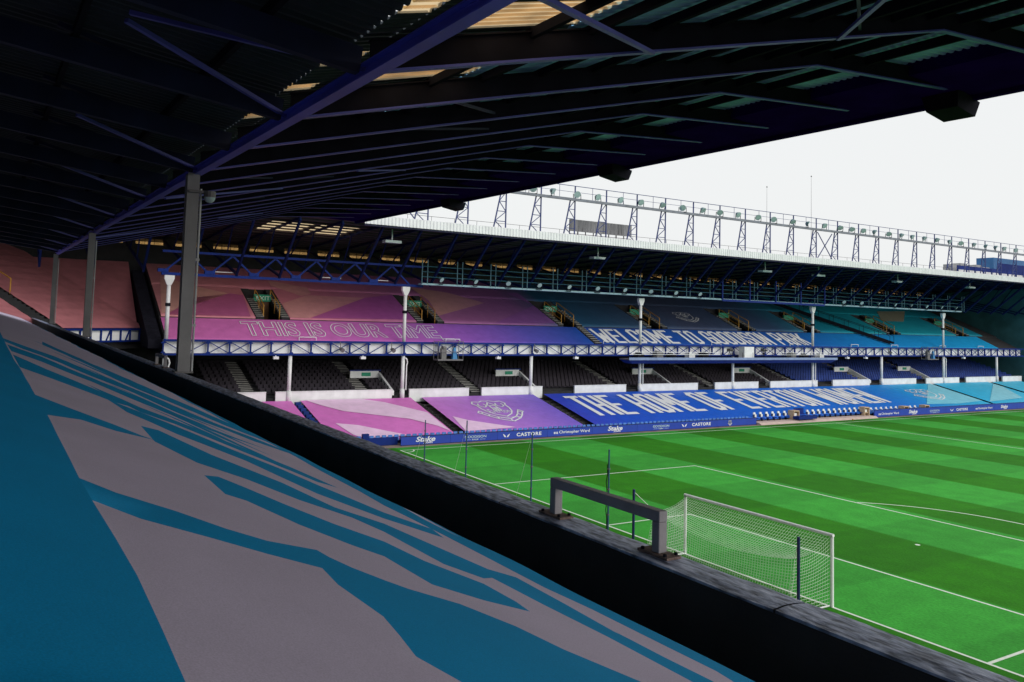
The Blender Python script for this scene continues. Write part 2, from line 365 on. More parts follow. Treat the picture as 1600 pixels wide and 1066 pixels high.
# seats of the lower tier, far too many and too small to pick apart
AISLES = [-8.2, 1.9, 13.2, 30.5, 44.5, 59.0, 73.2, 87.5]
VOM_L = [(1.0, 4.6), (16.6, 20.2), (34.6, 38.4), (50.6, 54.4), (70, 73.8), (84.2, 88)]
def seat_block(ya, yb, mat, name, par, rows):
    mb = MB()
    for i in rows:
        x = -12.75-i*.8; z = 2.9+i*.25
        y = ya
        while y < yb:
            if min(abs(y-a-i*.0) for a in AISLES) > .75:
                j = random.uniform(-.012, .012)
                mb.hexa([(x-.30, y-.19, z+.36), (x-.02+j, y-.19, z+.34), (x-.02+j, y+.19, z+.34), (x-.30, y+.19, z+.36),
                         (x-.30, y-.19, z+.42), (x-.02+j, y-.19, z+.40), (x-.02+j, y+.19, z+.40), (x-.30, y+.19, z+.42)])
                mb.hexa([(x-.36, y-.19, z+.42), (x-.30, y-.19, z+.42), (x-.30, y+.19, z+.42), (x-.36, y+.19, z+.42),
                         (x-.44, y-.19, z+.80), (x-.40, y-.19, z+.80), (x-.40, y+.19, z+.80), (x-.44, y+.19, z+.80)])
            y += .5
    return stuff(mb.build(name, mat, par))
seat_block(-11, 59, M_seatdk, 'seat_rows', FS, range(0, 9))
seat_block(60, 111, M_seatbl, 'seat_rows', FS, range(0, 9))
# aisle steps of the lower tier
AO = []
for a in AISLES:
    mb = MB()
    for i in range(22):
        x = -12.3-i*.4; mb.box(x-.4, x-.02, a-.55, a+.55, 2.6+i*.125, 2.93+(i+1)*.125)
    ao = mb.build('aisle_steps', M_dkconc, FS); AO.append((ao, a))
def lit_treads(steps, par, name='lit_tread_strips'):  # pale strips on dark steps: lit treads over shaded risers, put in by colour
    mb = MB()
    for x0, x1, y0, y1, z in steps: mb.box(x0, x1, y0, y1, z, z+.03)
    return stuff(mb.build(name, M_step, par))
# front wall panels, white, with gaps
WALL = [(-9.3, -7.0), (-6.2, 4.3), (6.0, 12.2), (13.6, 20.6), (24.6, 31.4), (33.2, 41.9), (44.6, 51.8), (53.9, 62.6), (65.6, 73.2), (75.6, 83.6), (86, 94.2), (96, 104), (106, 111.5)]
for ya, yb in WALL:
    mb = MB(); mb.box(-12.15, -11.95, ya, yb, 2.3, 3.42); wl = mb.build('front_wall', M_white, FS)
    mb = MB(); mb.box(-12.19, -11.91, ya-.02, yb+.02, 3.42, 3.47); mb.build('coping', M_white, wl)
for ao, a in AO: lit_treads([(-12.3-i*.4-.13, -12.3-i*.4, a-.55, a+.55, 2.935+(i+1)*.125) for i in range(20)], ao)
# passage mouths in the wall line: white sloping side walls with a green sign
for ya, yb in VOM_L:
    mb = MB()
    mb.hexa([(-15.6, yb-.2, 2.4), (-12.2, yb-.2, 2.4), (-12.2, yb, 2.4), (-15.6, yb, 2.4), (-15.6, yb-.2, 4.75), (-12.2, yb-.2, 3.3), (-12.2, yb, 3.3), (-15.6, yb, 4.75)])
    p = mb.build('passage_wall', M_white, FS)
    mb = MB(); mb.box(-15.7, -15.5, ya+.6, yb-.2, 4.25, 4.9); lt = mb.build('passage_lintel', M_white, FS)
    mb = MB(); mb.box(-15.75, -15.45, ya+.55, yb, 4.9, 5.0); mb.build('coping', M_blue, lt)
    mb = MB(); mb.box(-15.9, -15.65, ya, yb-.2, 2.6, 3.9); mb.build('passage_opening', M_dark, FS)
    mb = MB(); mb.box(-15.49, -15.46, ya+1.7, ya+2.6, 4.42, 4.75); sg = mb.build('exit_sign', M_green, lt)
# columns
COLS = [(-15.0, 1), (-5.1, 0), (5.3, 1), (19.2, 0), (33.3, 1), (47.5, 0), (61.7, 1), (75.8, 0), (90.3, 1), (104.4, 0)]
for y, up in COLS:
    mb = MB(); mb.tube((XC, y, 2.9), (XC, y, 6.5), .17, 12); mb.tube((XC+.02, y, 2.6), (XC+.02, y, 3.5), .22, 12)
    c = mb.build('column', M_white, FS, True)
    if up:
        mb = MB(); mb.tube((XC, y, 7.7), (XC, y, 12.0), .155, 12); mb.build('upper_column', M_white, FS, True)
        mb = MB(); mb.hexa([(XC-.16, y-.16, 12.0), (XC+.16, y-.16, 12.0), (XC+.16, y+.16, 12.0), (XC-.16, y+.16, 12.0),
                            (XC-.18, y-.37, 12.5), (XC+.18, y-.37, 12.5), (XC+.18, y+.37, 12.5), (XC-.18, y+.37, 12.5)])
        mb.box(XC-.18, XC+.18, y-.37, y+.37, 12.5, 12.78); mb.build('column_head', M_white, FS)
        mb = MB(); mb.box(XC-.2, XC+.2, y-.17, y+.17, 10.35, 10.6); mb.build('column_band', M_dark, FS)
        mb = MB()
        pts = [(XC+.24, y+.25, 3.4), (XC+.24, y+.25, 5.6), (XC+.24, y+.33, 5.9), (XC+.24, y+.25, 6.2), (XC+.24, y+.1, 6.3)]
        for a, b in zip(pts, pts[1:]): mb.tube(a, b, .06, 8)
        mb.build('drainpipe', M_white, FS)
# balcony lattice girder: chords, posts, braces, white panels behind
ZB, ZT = 6.50, 7.76
BY = [y for y, _ in COLS]
m = MB(); m.box(XC+.02, XC+.26, -15.2, 112, ZT-.17, ZT); bt = m.build('balcony_top_chord', M_blue, FS)
m = MB(); m.box(XC+.02, XC+.26, -15.2, 112, ZB, ZB+.17); m.build('balcony_bottom_chord', M_blue, FS)
m = MB(); m.box(-22, XC-.35, -15.2, 112, 6.58, 6.9); m.build('balcony_slab', M_dkconc, FS)
def lattice(ya, yb, pat, x=XC, zb=ZB, zt=ZT):
    n = len(pat); d = (yb-ya)/n
    for i, ch in enumerate(pat):
        p, q = ya+i*d, ya+(i+1)*d
        mb = MB(); mb.box(x-.2, x-.12, p+.005, q-.005, zb+.03, zt-.03); mb.build('balcony_panel', M_whitepanel, FS)
        mb = MB(); mb.box(x+.04, x+.24, p-.05, p+.05, zb+.172, zt-.172)
        for zz in (zb+.172, zt-.32): mb.hexa([(x+.243, p-.19, zz), (x+.262, p-.19, zz), (x+.262, p+.19, zz), (x+.243, p+.19, zz), (x+.243, p-.10, zz+.12), (x+.262, p-.10, zz+.12), (x+.262, p+.10, zz+.12), (x+.243, p+.10, zz+.12)])
        mb.build('balcony_post', M_blue, FS)
        mb = MB()
        if ch in 'X\\': mb.bar((x+.14, p+.06, zt-.18), (x+.14, q-.06, zb+.18), .06, .065)
        if ch in 'X/': mb.bar((x+.19, p+.06, zb+.18), (x+.19, q-.06, zt-.18), .06, .065)
        mb.build('balcony_brace', M_blue, FS)
lattice(-15.2, -5.1, '\\/XX//'); lattice(-5.1, 5.3, '\\\\XX//')
for a, b in zip(BY[2:], BY[3:]): lattice(a, b, '\\\\XXXX//')
lattice(104.4, 111.5, '\\\\XX')
# rest of the upper tier: terrace concrete below the covers
def tier1(x): return 7.72+(-12.4-x)*.486          # front section
def tier2(x): return 9.62+(-16.0-x)*.43           # back section
VOMS = [(-7.1, -4.1), (8.4, 11.4), (25.2, 28.4), (37.7, 40.9), (52.6, 55.9), (65.0, 68.4), (83, 86.4), (100.6, 104.2)]
XV = -22.4
m = MB(); m.hexa([(-16, -15, 6.95), (-12.4, -15, 6.95), (-12.4, 112, 6.95), (-16, 112, 6.95), (-16, -15, tier1(-16)-.12), (-12.4, -15, tier1(-12.4)-.12), (-12.4, 112, tier1(-12.4)-.12), (-16, 112, tier1(-16)-.12)])
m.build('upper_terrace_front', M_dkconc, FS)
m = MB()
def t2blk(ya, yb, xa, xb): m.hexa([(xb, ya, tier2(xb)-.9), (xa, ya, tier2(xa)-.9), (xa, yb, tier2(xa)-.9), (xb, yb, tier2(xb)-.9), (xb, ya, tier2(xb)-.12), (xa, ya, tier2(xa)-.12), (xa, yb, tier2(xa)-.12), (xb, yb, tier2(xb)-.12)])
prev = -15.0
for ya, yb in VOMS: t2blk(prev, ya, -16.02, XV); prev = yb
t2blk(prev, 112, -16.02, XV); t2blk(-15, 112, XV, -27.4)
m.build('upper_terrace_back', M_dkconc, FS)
for k, (ya, yb) in enumerate(VOMS):            # the exits: pit, steps at both sides, yellow rails, green sign
    xa, xb = -16.1, XV
    mb = MB(); mb.box(xb-.1, xa, ya, yb, 8.4, 8.7); mb.box(-20.3, -20.1, ya+.8, yb-.8, 8.7, 11.4); mb.build('exit_pit', M_dark, FS)
    mb = MB(); mb.box(-20.08, -20.0, ya+.85, yb-.85, 9.3, 11.05); mb.build('exit_door', M_brown, FS)
    mb = MB(); mb.box(-20.1, -19.95, ya+.7, yb-.7, 11.1, 11.75); sg = mb.build('exit_sign', M_green, FS)
    if k < 3: text_on('EXIT', (-19.95, ya+.95, 11.24), (0, 1, 0), (0, 0, 1), 1.25, .36, M_signw, sg, 'sign_lettering')
    for a, b in ((ya+.05, ya+.72), (yb-.72, yb-.05)):
        mb = MB()
        for i in range(16):
            x = xa-i*.4; z = tier2(x-.2); mb.box(x-.36, x, a, b, z-.5, z-.02)
        so = mb.build('exit_steps', M_dkconc, FS)
        lit_treads([(xa-i*.4-.16, xa-i*.4+.01, a, b, tier2(xa-i*.4-.2)-.015) for i in range(10)], so)
    for yy in (ya+.78, yb-.78):
        mb = MB(); P = [(-16.6, yy, 9.2), (-16.6, yy, 10.75), (-20.0, yy, 12.2), (-20.0, yy, 11.1)]
        for a, b in zip(P, P[1:]): mb.tube(a, b, .05, 6)
        mb.tube((-16.6, yy, 10.2), (-20, yy, 11.65), .035, 6)
        mb.tube((-18.3, yy, 10.0), (-18.3, yy, 11.48), .04, 6); mb.build('exit_handrail', M_orange, FS)
# aisles cut through the front section
for a in (28.0,):
    mb = MB()
    for i in range(9): x = -12.5-i*.4; mb.box(x-.4, x-.03, a-.45, a+.45, 7.0, tier1(x-.2)+.02)
    so = mb.build('aisle_steps', M_dkconc, FS); lit_treads([(-12.5-i*.4-.17, -12.5-i*.4, a-.45, a+.45, tier1(-12.5-i*.4-.2)+.025) for i in range(9)], so)
mb = MB()
for i in range(34): x = -12.6-i*.4; mb.box(x-.4, x-.04, -16.2, -15.2, 7.0, 7.75+i*.18)
mb.build('aisle_steps', M_dark, FS)
# small white loops of the balcony crush rails at the foot of the upper tier
for y in (-3.5, 10.6, 29.4, 45.3, 58.8, 70.8, 79.5, 91, 101, -19):
    x = XC-.5 if y > -16 else -17.5
    z = ZT if y > -16 else 8.45
    mb = MB(); P = [(x, y-.75, z-.1), (x, y-.75, z+.28), (x, y+.75, z+.28), (x, y+.75, z-.1)]
    for a, b in zip(P, P[1:]): mb.tube(a, b, .035, 6)
    mb.build('crush_rail', M_white, FS)
# back wall with clerestory windows, end walls
mb = MB(); mb.box(-27.9, -27.5, Y0, Y1, 9, 16.3); mb.box(-27.9, -27.5, Y0, Y1, 16.85, 17.6)
y = -30.0; CL = []
while y < 110: CL.append((y, y+2.5)); y += 3.55
pv = Y0
for a, b in CL: mb.box(-27.9, -27.5, pv, a, 16.3, 16.85); pv = b
mb.box(-27.9, -27.5, pv, Y1, 16.3, 16.85)
mb.build('upper_back_wall', M_dkconc, FS)
for a, b in CL:
    mb = MB(); mb.box(-27.75, -27.72, a, b, 16.3, 16.85); wn = mb.build('clerestory_window', M_amber, FS)
    mb = MB(); mb.box(-27.66, -27.6, a, b, 16.56, 16.60)
    for q in range(1, 3): mb.box(-27.66, -27.6, a+q*(b-a)/3-.02, a+q*(b-a)/3+.02, 16.3, 16.85)
    mb.build('glazing_bar', M_dark, wn)
mb = MB(); mb.box(-28, -9, Y1-8, Y1-7.7, 0, 17.6); mb.build('end_wall', MAT('end_wall_teal', (.05, .17, .21), .7, .3, .6), FS)
mb = MB(); mb.box(-40, -27, Y0-12, Y0-11.6, 0, 18); mb.build('end_wall', M_dkconc, FS)
# roof: sheets, rooflights, fascia, rafters, girder
def rz(x): return 17.95-.035*(-6-x)
mb = MB()
def rsheet(xa, xb, ya, yb): mb.hexa([(xb, ya, rz(xb)-.1), (xa, ya, rz(xa)-.1), (xa, yb, rz(xa)-.1), (xb, yb, rz(xb)-.1), (xb, ya, rz(xb)), (xa, ya, rz(xa)), (xa, yb, rz(xa)), (xb, yb, rz(xb))])
RL = [(-7.4, -3.7), (-3.2, .4)]
rsheet(-6.1, -11.0, Y0-12, Y1); rsheet(-17.2, -32, Y0-12, Y1); pv = Y0-12
for a, b in RL: rsheet(-11.0, -17.2, pv, a); pv = b
rsheet(-11.0, -17.2, pv, Y1)
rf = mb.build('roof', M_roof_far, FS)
for a, b in RL:
    mb = MB(); mb.quad((-11.0, a, rz(-11.0)-.05), (-11.0, b, rz(-11.0)-.05), (-17.2, b, rz(-17.2)-.05), (-17.2, a, rz(-17.2)-.05)); mb.build('rooflight', M_amber, rf)
mb = MB(); n = 0; y = -1.2; per = .32; P = []                   # corrugated fascia
while y < 118: P += [(y, 0), (y+per*.3, 0), (y+per*.5, .07), (y+per*.8, .07)]; y += per
V = []
for yy, dx in P: V += [(-6.0+dx, yy, 17.55), (-6.0+dx, yy, 18.25)]
mb.add(V, [(2*i, 2*i+2, 2*i+3, 2*i+1) for i in range(len(P)-1)]); mb.build('fascia', M_fascia, FS)
mb = MB(); mb.box(-6.3, -6.04, -1.2, 118, 17.4, 17.56); mb.build('gutter', M_navy, FS)
mb = MB(); mb.box(-6.5, -6.06, -1.2, 118, 18.262, 18.3); mb.build('roof_edge_cap', M_fascia, FS)
raf = MB(); raf.bar((XC, 0, 13.0), (-6.6, 0, 17.5), .16, .24); raf.bar((XC, 0, 13.2), (-27, 0, 16.7), .14, .2); raf.bar((-6.6, 0, 17.62), (-27.3, 0, 16.95), .14, .2)
raf.bar((-16.5, 0, 14.2), (-14, 0, 17.4), .1, .1); raf.bar((-21.5, 0, 15.4), (-18, 0, 17.2), .1, .1)
y = -31.0; first = None
while y < 118:
    if first is None:
        first = raf.build('roof_rafter', M_raf, FS); first.location = (0, y, 0)
    else: inst(first, 'roof_rafter', FS, (0, y, 0))
    y += 3.52
for x in np.arange(-8, -27, -1.6):
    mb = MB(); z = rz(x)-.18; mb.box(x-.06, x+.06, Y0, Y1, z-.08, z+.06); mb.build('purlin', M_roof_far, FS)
mb = MB(); mb.box(XC-.12, XC+.12, -15.6, 7, 12.8, 13.02); mb.box(XC-.12, XC+.12, -15.6, 7, 14.6, 14.78); mb.build('girder_chord', M_blue, FS)
gb = MB(); gb.bar((XC, 0, 13.02), (XC, 1.76, 14.6), .14, .14); gb.bar((XC, 1.76, 14.6), (XC, 3.52, 13.02), .14, .14); gb.box(XC-.16, XC+.16, -.4, .4, 13.03, 13.3)
y = -15.5; first = None
while y < 5:
    if first is None: first = gb.build('girder_brace', M_blue, FS); first.location = (0, y, 0)
    else: inst(first, 'girder_brace', FS, (0, y, 0))
    y += 3.52
for px_y in (2.5, 25, 49.5, 59, 75, 92):
    mb = MB(); mb.box(-9.4, -8.6, px_y-.75, px_y+.75, 16.4, 16.62); mb.box(-9.05, -8.95, px_y-.05, px_y+.05, 16.6, 17.6); mb.build('soffit_lamp', M_lamp, FS)
for yy in (-10.6, 3.0, -1.5):
    mb = MB(); mb.box(-12.9, -12.8, yy-.9, yy+.9, 13.25, 13.32); mb.build('strip_lamp', M_white, FS)

# corner block at the left end, turned towards the pitch
cp = Vector((-18, -15.5, 0)); cdir = Vector((1, -1, 0)).normalized(); cup = Vector((-1, -1, 0)).normalized()
CB = thing('corner_stand', 'shaded corner block of upper tier beyond the left columns', 'grandstand', (-16, -18, 0))
def cpt(a, u, z): p = cp+cdir*a+cup*u; return (p.x, p.y, z)
mb = MB(); mb.hexa([cpt(-.2, .3, 6.8), cpt(22, .3, 6.8), cpt(22, 17, 6.8), cpt(-.2, 17, 6.8), cpt(-.2, .3, 8.2), cpt(22, .3, 8.2), cpt(22, 17, 8.2+17*.5), cpt(-.2, 17, 8.2+17*.5)])
mb.build('terrace', M_dkconc, CB)
mb = MB(); mb.bar(cpt(-.2, 0, 8.38), cpt(22, 0, 8.38), .2, .15); mb.bar(cpt(-.2, 0, 7.45), cpt(22, 0, 7.45), .2, .13); mb.build('balcony_chord', M_blue, CB)
for i in range(14):
    mb = MB(); mb.hexa([cpt(i*1.1+.06, .1, 7.52), cpt(i*1.1+1.04, .1, 7.52), cpt(i*1.1+1.04, .16, 7.52), cpt(i*1.1+.06, .16, 7.52), cpt(i*1.1+.06, .1, 8.3), cpt(i*1.1+1.04, .1, 8.3), cpt(i*1.1+1.04, .16, 8.3), cpt(i*1.1+.06, .16, 8.3)])
    mb.build('balcony_panel', M_whitepanel, CB)
    mb = MB(); mb.bar(cpt(i*1.1, .02, 7.5), cpt(i*1.1, .02, 8.32), .12, .12)
    if i % 2 == 0: mb.bar(cpt(i*1.1+.1, .03, 8.3), cpt(i*1.1+.5, .03, 7.52), .08, .08)
    mb.build('balcony_post', M_blue, CB)
# its aisle with exit, rails and sign
mb = MB()
for i in range(40):
    u = .3+i*.42; z = 8.25+u*.5
    mb.hexa([cpt(9.2, u, z-.3), cpt(10.6, u, z-.3), cpt(10.6, u+.4, z-.3), cpt(9.2, u+.4, z-.3), cpt(9.2, u, z+.12), cpt(10.6, u, z+.12), cpt(10.6, u+.4, z+.12), cpt(9.2, u+.4, z+.12)])
mb.build('aisle_steps', M_dkconc, CB)
mb = MB()
for a in (8.9, 10.9):
    P = [cpt(a, 5.5, 10.9), cpt(a, 5.5, 12.1), cpt(a, 9.5, 14.1), cpt(a, 9.5, 13.0)]
    for p, q in zip(P, P[1:]): mb.tube(p, q, .05, 6)
mb.build('exit_handrail', M_orange, CB)
mb = MB(); mb.hexa([cpt(9.0, 9.6, 13.5), cpt(10.8, 9.6, 13.5), cpt(10.8, 9.7, 13.5), cpt(9.0, 9.7, 13.5), cpt(9.0, 9.6, 14.1), cpt(10.8, 9.6, 14.1), cpt(10.8, 9.7, 14.1), cpt(9.0, 9.7, 14.1)])
mb.build('exit_sign', M_green, CB)
mb = MB(); mb.box(-19.5, -12.5, -24, -15.8, 3.0, 3.2)
for i in range(5):
    for j in range(8): mb.box(-14-i*.9, -13.6-i*.9, -23+j*.9, -22.3+j*.9, 3.4+i*.4, 4.2+i*.4)
stuff(mb.build('seat_rows', M_seatbl, CB))

# ------------------------------------------------------------------ seat covers of the far stand (printed sheets)
EY = (0, 1, 0)
def norm(v): v = Vector(v); v.normalize(); return tuple(v)
UP1 = norm((-1, 0, .486)); UP2 = norm((-1, 0, .43)); UPL = norm((-9.4, 0, 2.2))
def sheet(ya, yb, xa, xb, fz, mat, name, label, nx=10, sag=.014, parent=None, lift=0):
    """a thin cover lying on the seats from xa (front) to xb (back), slight waves"""
    ny = max(2, int((yb-ya)/.6)); mb = MB(); V = []
    for i in range(nx+1):
        for j in range(ny+1):
            x = xa+(xb-xa)*i/nx; y = ya+(yb-ya)*j/ny
            V.append((x, y, fz(x)+lift+sag*noise.noise((x*.9, y*.7, 3.1))))
    mb.add(V, [(i*(ny+1)+j, i*(ny+1)+j+1, (i+1)*(ny+1)+j+1, (i+1)*(ny+1)+j) for i in range(nx) for j in range(ny)])
    # hanging hem at the front edge
    o = len(mb.v); mb.v += [(x, y, z-.22) for x, y, z in V[:ny+1]]
    mb.f += [(j, o+j, o+j+1, j+1) for j in range(ny)]
    ob = mb.build(name, mat, parent, True)
    if label: tag(ob, label, 'seat cover')
    return ob
def onplane(px, py, x0, fz):
    """where the sight line through a photo point meets the sloped plane z = fz(x)"""
    d = ray(px, py); s = (fz(x0-1)-fz(x0))/-1.0
    t = (fz(x0)+s*(CAM[0]-x0)-CAM[2])/(d[2]-s*d[0]); return CAM+d*t
def shards(polys, fz, x0, mat, parent, xr, yr, name='printed_shard', lift=.03):
    for pl in polys:
        P = [onplane(a, b, x0, fz) for a, b in pl]
        mb = MB(); V = [(min(max(p[0], xr[1]), xr[0]), min(max(p[1], yr[0]), yr[1])) for p in P]
        mb.add([(x, y, fz(x)+lift) for x, y in V], [tuple(range(len(V)))])
        o = mb.build(name, mat, parent)
        bmm = bmesh.new(); bmm.from_mesh(o.data); bmesh.ops.triangulate(bmm, faces=bmm.faces[:]); 
        bmesh.ops.recalc_face_normals(bmm, faces=bmm.faces[:]); bmm.to_mesh(o.data); bmm.free()
K = 1.0
G_up_front = GRAD('cover_upper_front', 'Y', [(-16, C8(206, 110, 176)), (4, C8(186, 100, 184)), (12, C8(150, 92, 190)), (20, C8(90, 84, 182)), (27, C8(34, 76, 164)), (60, C8(22, 84, 166)), (75, C8(18, 128, 200)), (105, C8(18, 156, 214))])
G_up_back = GRAD('cover_upper_back', 'Y', [(-16, C8(214, 142, 148)), (0, C8(202, 122, 152)), (10, C8(176, 108, 160)), (22, C8(140, 92, 152)), (27, C8(40, 92, 128)), (45, C8(72, 82, 112)), (60, C8(60, 86, 122)), (70, C8(24, 138, 164)), (85, C8(28, 168, 186)), (112, C8(16, 122, 148))])
G_shard_up = GRAD('shard_upper', 'Y', [(-16, C8(226, 170, 158)), (5, C8(206, 140, 160)), (12, C8(204, 150, 150)), (26, C8(150, 100, 160)), (70, C8(60, 150, 170)), (110, C8(70, 160, 170))])
G_shard_pl = GRAD('shard_plum', 'Y', [(-16, C8(196, 104, 140)), (5, C8(176, 90, 170)), (26, C8(130, 90, 160)), (60, C8(40, 60, 110)), (110, C8(20, 90, 130))])
fc1 = sheet(-14.9, 27.4, -12.42, -15.95, tier1, G_up_front, 'seat_cover', 'magenta to violet cover with outlined lettering along the upper tier front')
fc2 = sheet(28.5, 106, -12.42, -15.95, tier1, G_up_front, 'seat_cover', 'blue cover with solid white lettering along the upper tier front')
text_on('THIS IS OUR TIME_', (-12.72, -8.6, tier1(-12.72)), EY, UP1, 19.6, 3.1, M_txt, fc1, outline=.075, lift=.05, bold=.02)
block_text('WELCOME TO GOODISON PARK', (-12.65, 28.9, tier1(-12.65)), EY, UP1, 34.0, 3.3, M_txt, fc2, .035, .30)
NM = ['pink and salmon cover on the upper tier beside the first exit stairs', 'plum and salmon cover on the upper tier between the first two exit stairs', 'purple patterned cover on the upper tier right of the second exit stairs',
      'dark teal cover on the upper tier behind the third exit stairs', 'dark slate cover with faint shield outline on the upper tier', 'dark slate cover on the upper tier left of a dark diagonal stair',
      'teal cover on the upper tier under the lamp walkway', 'bright teal cover with sandy patch high on the upper tier', 'teal cover at the far right end of the upper tier']
edges = [-14.9]+[q for ab in VOMS for q in ab]+[108]
BC = []
for i in range(9):
    ya, yb = edges[2*i], edges[2*i+1]
    lo = sheet(ya+.03, yb-.03, -16.05, XV-.02, tier2, G_up_back, 'seat_cover', NM[i], 12)
    nxt = edges[2*i+2] if i < 8 else None
    if nxt: sheet(ya+.03, nxt+.02, XV-.05, -27.3, tier2, G_up_back, 'cover_top_band', None, 8, parent=lo)
    else: sheet(ya+.03, yb, XV-.05, -27.3, tier2, G_up_back, 'cover_top_band', None, 8, parent=lo)
    BC.append(lo)
strokes_on(crest(46.8, 3.6, 1.35, 1.1), (-16.1, 0, tier2(-16.1)), EY, UP2, .09, M_txt, BC[4], 'shield_print', .05)
T2 = (tier2, -16.0)
shards([[(250, 432), (300, 447), (357, 459), (300, 478), (250, 490)]], *T2, G_shard_up, BC[0], (-16.1, -27), (-14.8, -7.2))
shards([[(300, 466), (360, 459), (384, 462), (392, 496), (262, 492)]], *T2, G_shard_pl, BC[0], (-16.1, -27), (-14.8, -7.2))
shards([[(440, 475), (480, 462), (570, 466), (485, 500), (450, 497)], [(400, 438), (480, 450), (486, 460), (470, 463), (420, 447)]], *T2, G_shard_up, BC[1], (-16.1, -27), (-4.0, 8.3))
shards([[(570, 466), (632, 462), (648, 500), (600, 499), (487, 499)]], *T2, G_shard_pl, BC[1], (-16.1, -27), (-4.0, 8.3))
shards([[(640, 449), (700, 458), (757, 474), (685, 494), (670, 470)]], *T2, G_shard_up, BC[2], (-16.1, -27), (8.5, 25.1))
shards([[(775, 505), (835, 478), (850, 480), (880, 506)], [(790, 458), (852, 460), (860, 480), (838, 477)]], *T2, G_shard_pl, BC[2], (-16.1, -27), (8.5, 25.1))
shards([[(1370, 487), (1418, 487), (1412, 503), (1378, 502)]], *T2, GRAD('shard_sand', 'Y', [(60, C8(150, 150, 130)), (110, C8(150, 150, 130))]), BC[7], (-16.1, -27), (86.5, 100.5))
# corner cover
def ctier(u): return 8.32+u*.5
M_corner = MAT('corner_cover', C8(196, 124, 132), .6, .16, 1.0, .2, 3)
def corner_cover(a0, a1, label):
    mb = MB(); n = 30; V = []
    for i in range(n+1):
        u = .35+i*16.5/n
        for a in (a0, a1): V.append(cpt(a, u, ctier(u)+(.03 if i % 2 else 0)))
    mb.add(V, [(2*i, 2*i+1, 2*i+3, 2*i+2) for i in range(n)]); return tag(mb.build('seat_cover', M_corner, None), label, 'seat cover')
corner_cover(-.1, 9.1, 'dusky rose cover with row ridges in the corner behind the second column')
corner_cover(10.7, 22, 'dusky rose cover left of the corner stairs behind the third column')

def wedge(x): return 8.5+(-18.2-x)*.66
mb = MB(); mb.hexa([(-27.4, -34, 7), (-18.2, -34, 7), (-18.2, -16.4, 7), (-27.4, -16.4, 7), (-27.4, -34, wedge(-27.4)-.1), (-18.2, -34, wedge(-18.2)-.1), (-18.2, -16.4, wedge(-18.2)-.1), (-27.4, -16.4, wedge(-27.4)-.1)])
mb.build('side_terrace', M_dkconc, CB)
sheet(-33.5, -16.35, -18.25, -27.3, wedge, M_corner, 'seat_cover', 'dusky rose cover left of the narrow dark aisle beside the first white column', 24, .03)
# lower covers
def low(x): return slope(x)+.02
G_pink = GRAD('cover_pink', 'Y', [(-12, C8(214, 114, 198)), (8, C8(216, 122, 200))])
G_purp = GRAD('cover_purple', 'Y', [(6, C8(204, 124, 208)), (13, C8(174, 120, 212)), (20.5, C8(110, 96, 206))])
G_blue = GRAD('cover_blue', 'Y', [(20, C8(58, 66, 190)), (25, C8(30, 78, 196)), (45, C8(20, 98, 206)), (68, C8(24, 112, 208)), (74, C8(26, 134, 216)), (80, C8(40, 168, 222)), (89, C8(60, 182, 220))])
G_cyan = GRAD('cover_cyan', 'Y', [(85, C8(44, 176, 222)), (104, C8(74, 186, 222))])
G_lp = GRAD('shard_lilac', 'Y', [(-12, C8(236, 200, 232)), (25, C8(236, 204, 236))])
G_lc = GRAD('shard_pale_cyan', 'Y', [(70, C8(110, 196, 222)), (110, C8(150, 208, 222))])
XF, XB = -2.85, -11.85
p0 = sheet(-8.6, -4.9, XF, XB, low, G_pink, 'seat_cover', 'small pink cover at the left end of the lower tier', 14, .02)
p1 = sheet(-4.1, 6.1, XF, XB, low, G_pink, 'seat_cover', 'pink cover with pale lilac bands on the lower tier', 14, .025)
p2 = sheet(7.2, 19.4, XF, XB, low, G_purp, 'seat_cover', 'purple cover with white shield crest on the lower tier', 14, .02)
p3 = sheet(20.7, 86.6, XF, XB, low, G_blue, 'seat_cover', 'longest blue cover with big white lettering on the lower tier', 14, .018)
p4 = sheet(87.4, 101.6, XF, XB, low, G_cyan, 'seat_cover', 'cyan cover on the lower tier right of the long blue one', 14, .018)
p5 = sheet(102.6, 111, XF, XB, low, G_cyan, 'seat_cover', 'last cyan cover at the right edge of the lower tier', 14, .018)
LW = (low, -6.0)
shards([[(474, 623), (558, 620), (600, 629), (668, 645), (704, 674), (684, 666), (640, 655), (537, 643), (502, 634)], [(524, 662), (560, 665), (640, 681), (570, 686), (552, 680)]], *LW, G_lp, p1, (XF-.02, XB), (-4.05, 6.05), lift=.034)
shards([[(707, 651), (731, 657), (806, 668), (724, 675)]], *LW, G_lp, p2, (XF-.02, XB), (7.25, 19.35), lift=.034)
shards([[(1450, 601), (1468, 600), (1545, 626), (1500, 631), (1448, 632)]], *LW, G_lc, p3, (XF-.02, XB), (60, 86.5), lift=.034)
shards([[(1552, 600), (1570, 604), (1598, 622), (1545, 628)]], *LW, G_lc, p4, (XF-.02, XB), (87.5, 101.5), lift=.034)
UL0 = (-5.0, 0, low(-5.0))
block_text('THE HOME OF EVERTON WOMEN', (-5.3, 22.3, low(-5.3)), EY, UPL, 45.8, 5.8, M_txt, p3, .035, .345)
strokes_on(crest(13.0, 4.75, 2.5, .74), (-3.6, 0, low(-3.6)), EY, UPL, .15, M_txt, p2, 'shield_print', .04)
text_on('Everton', (-7.1, 11.9, low(-7.1)), EY, UPL, 2.2, .95, M_txt, p2, 'shield_lettering', .0, lift=.034)
text_on('NIL SATIS NISI OPTIMUM', (-5.75, 11.75, low(-5.75)), EY, UPL, 2.5, .3, M_txt, p2, 'scroll_lettering', .0, lift=.034)
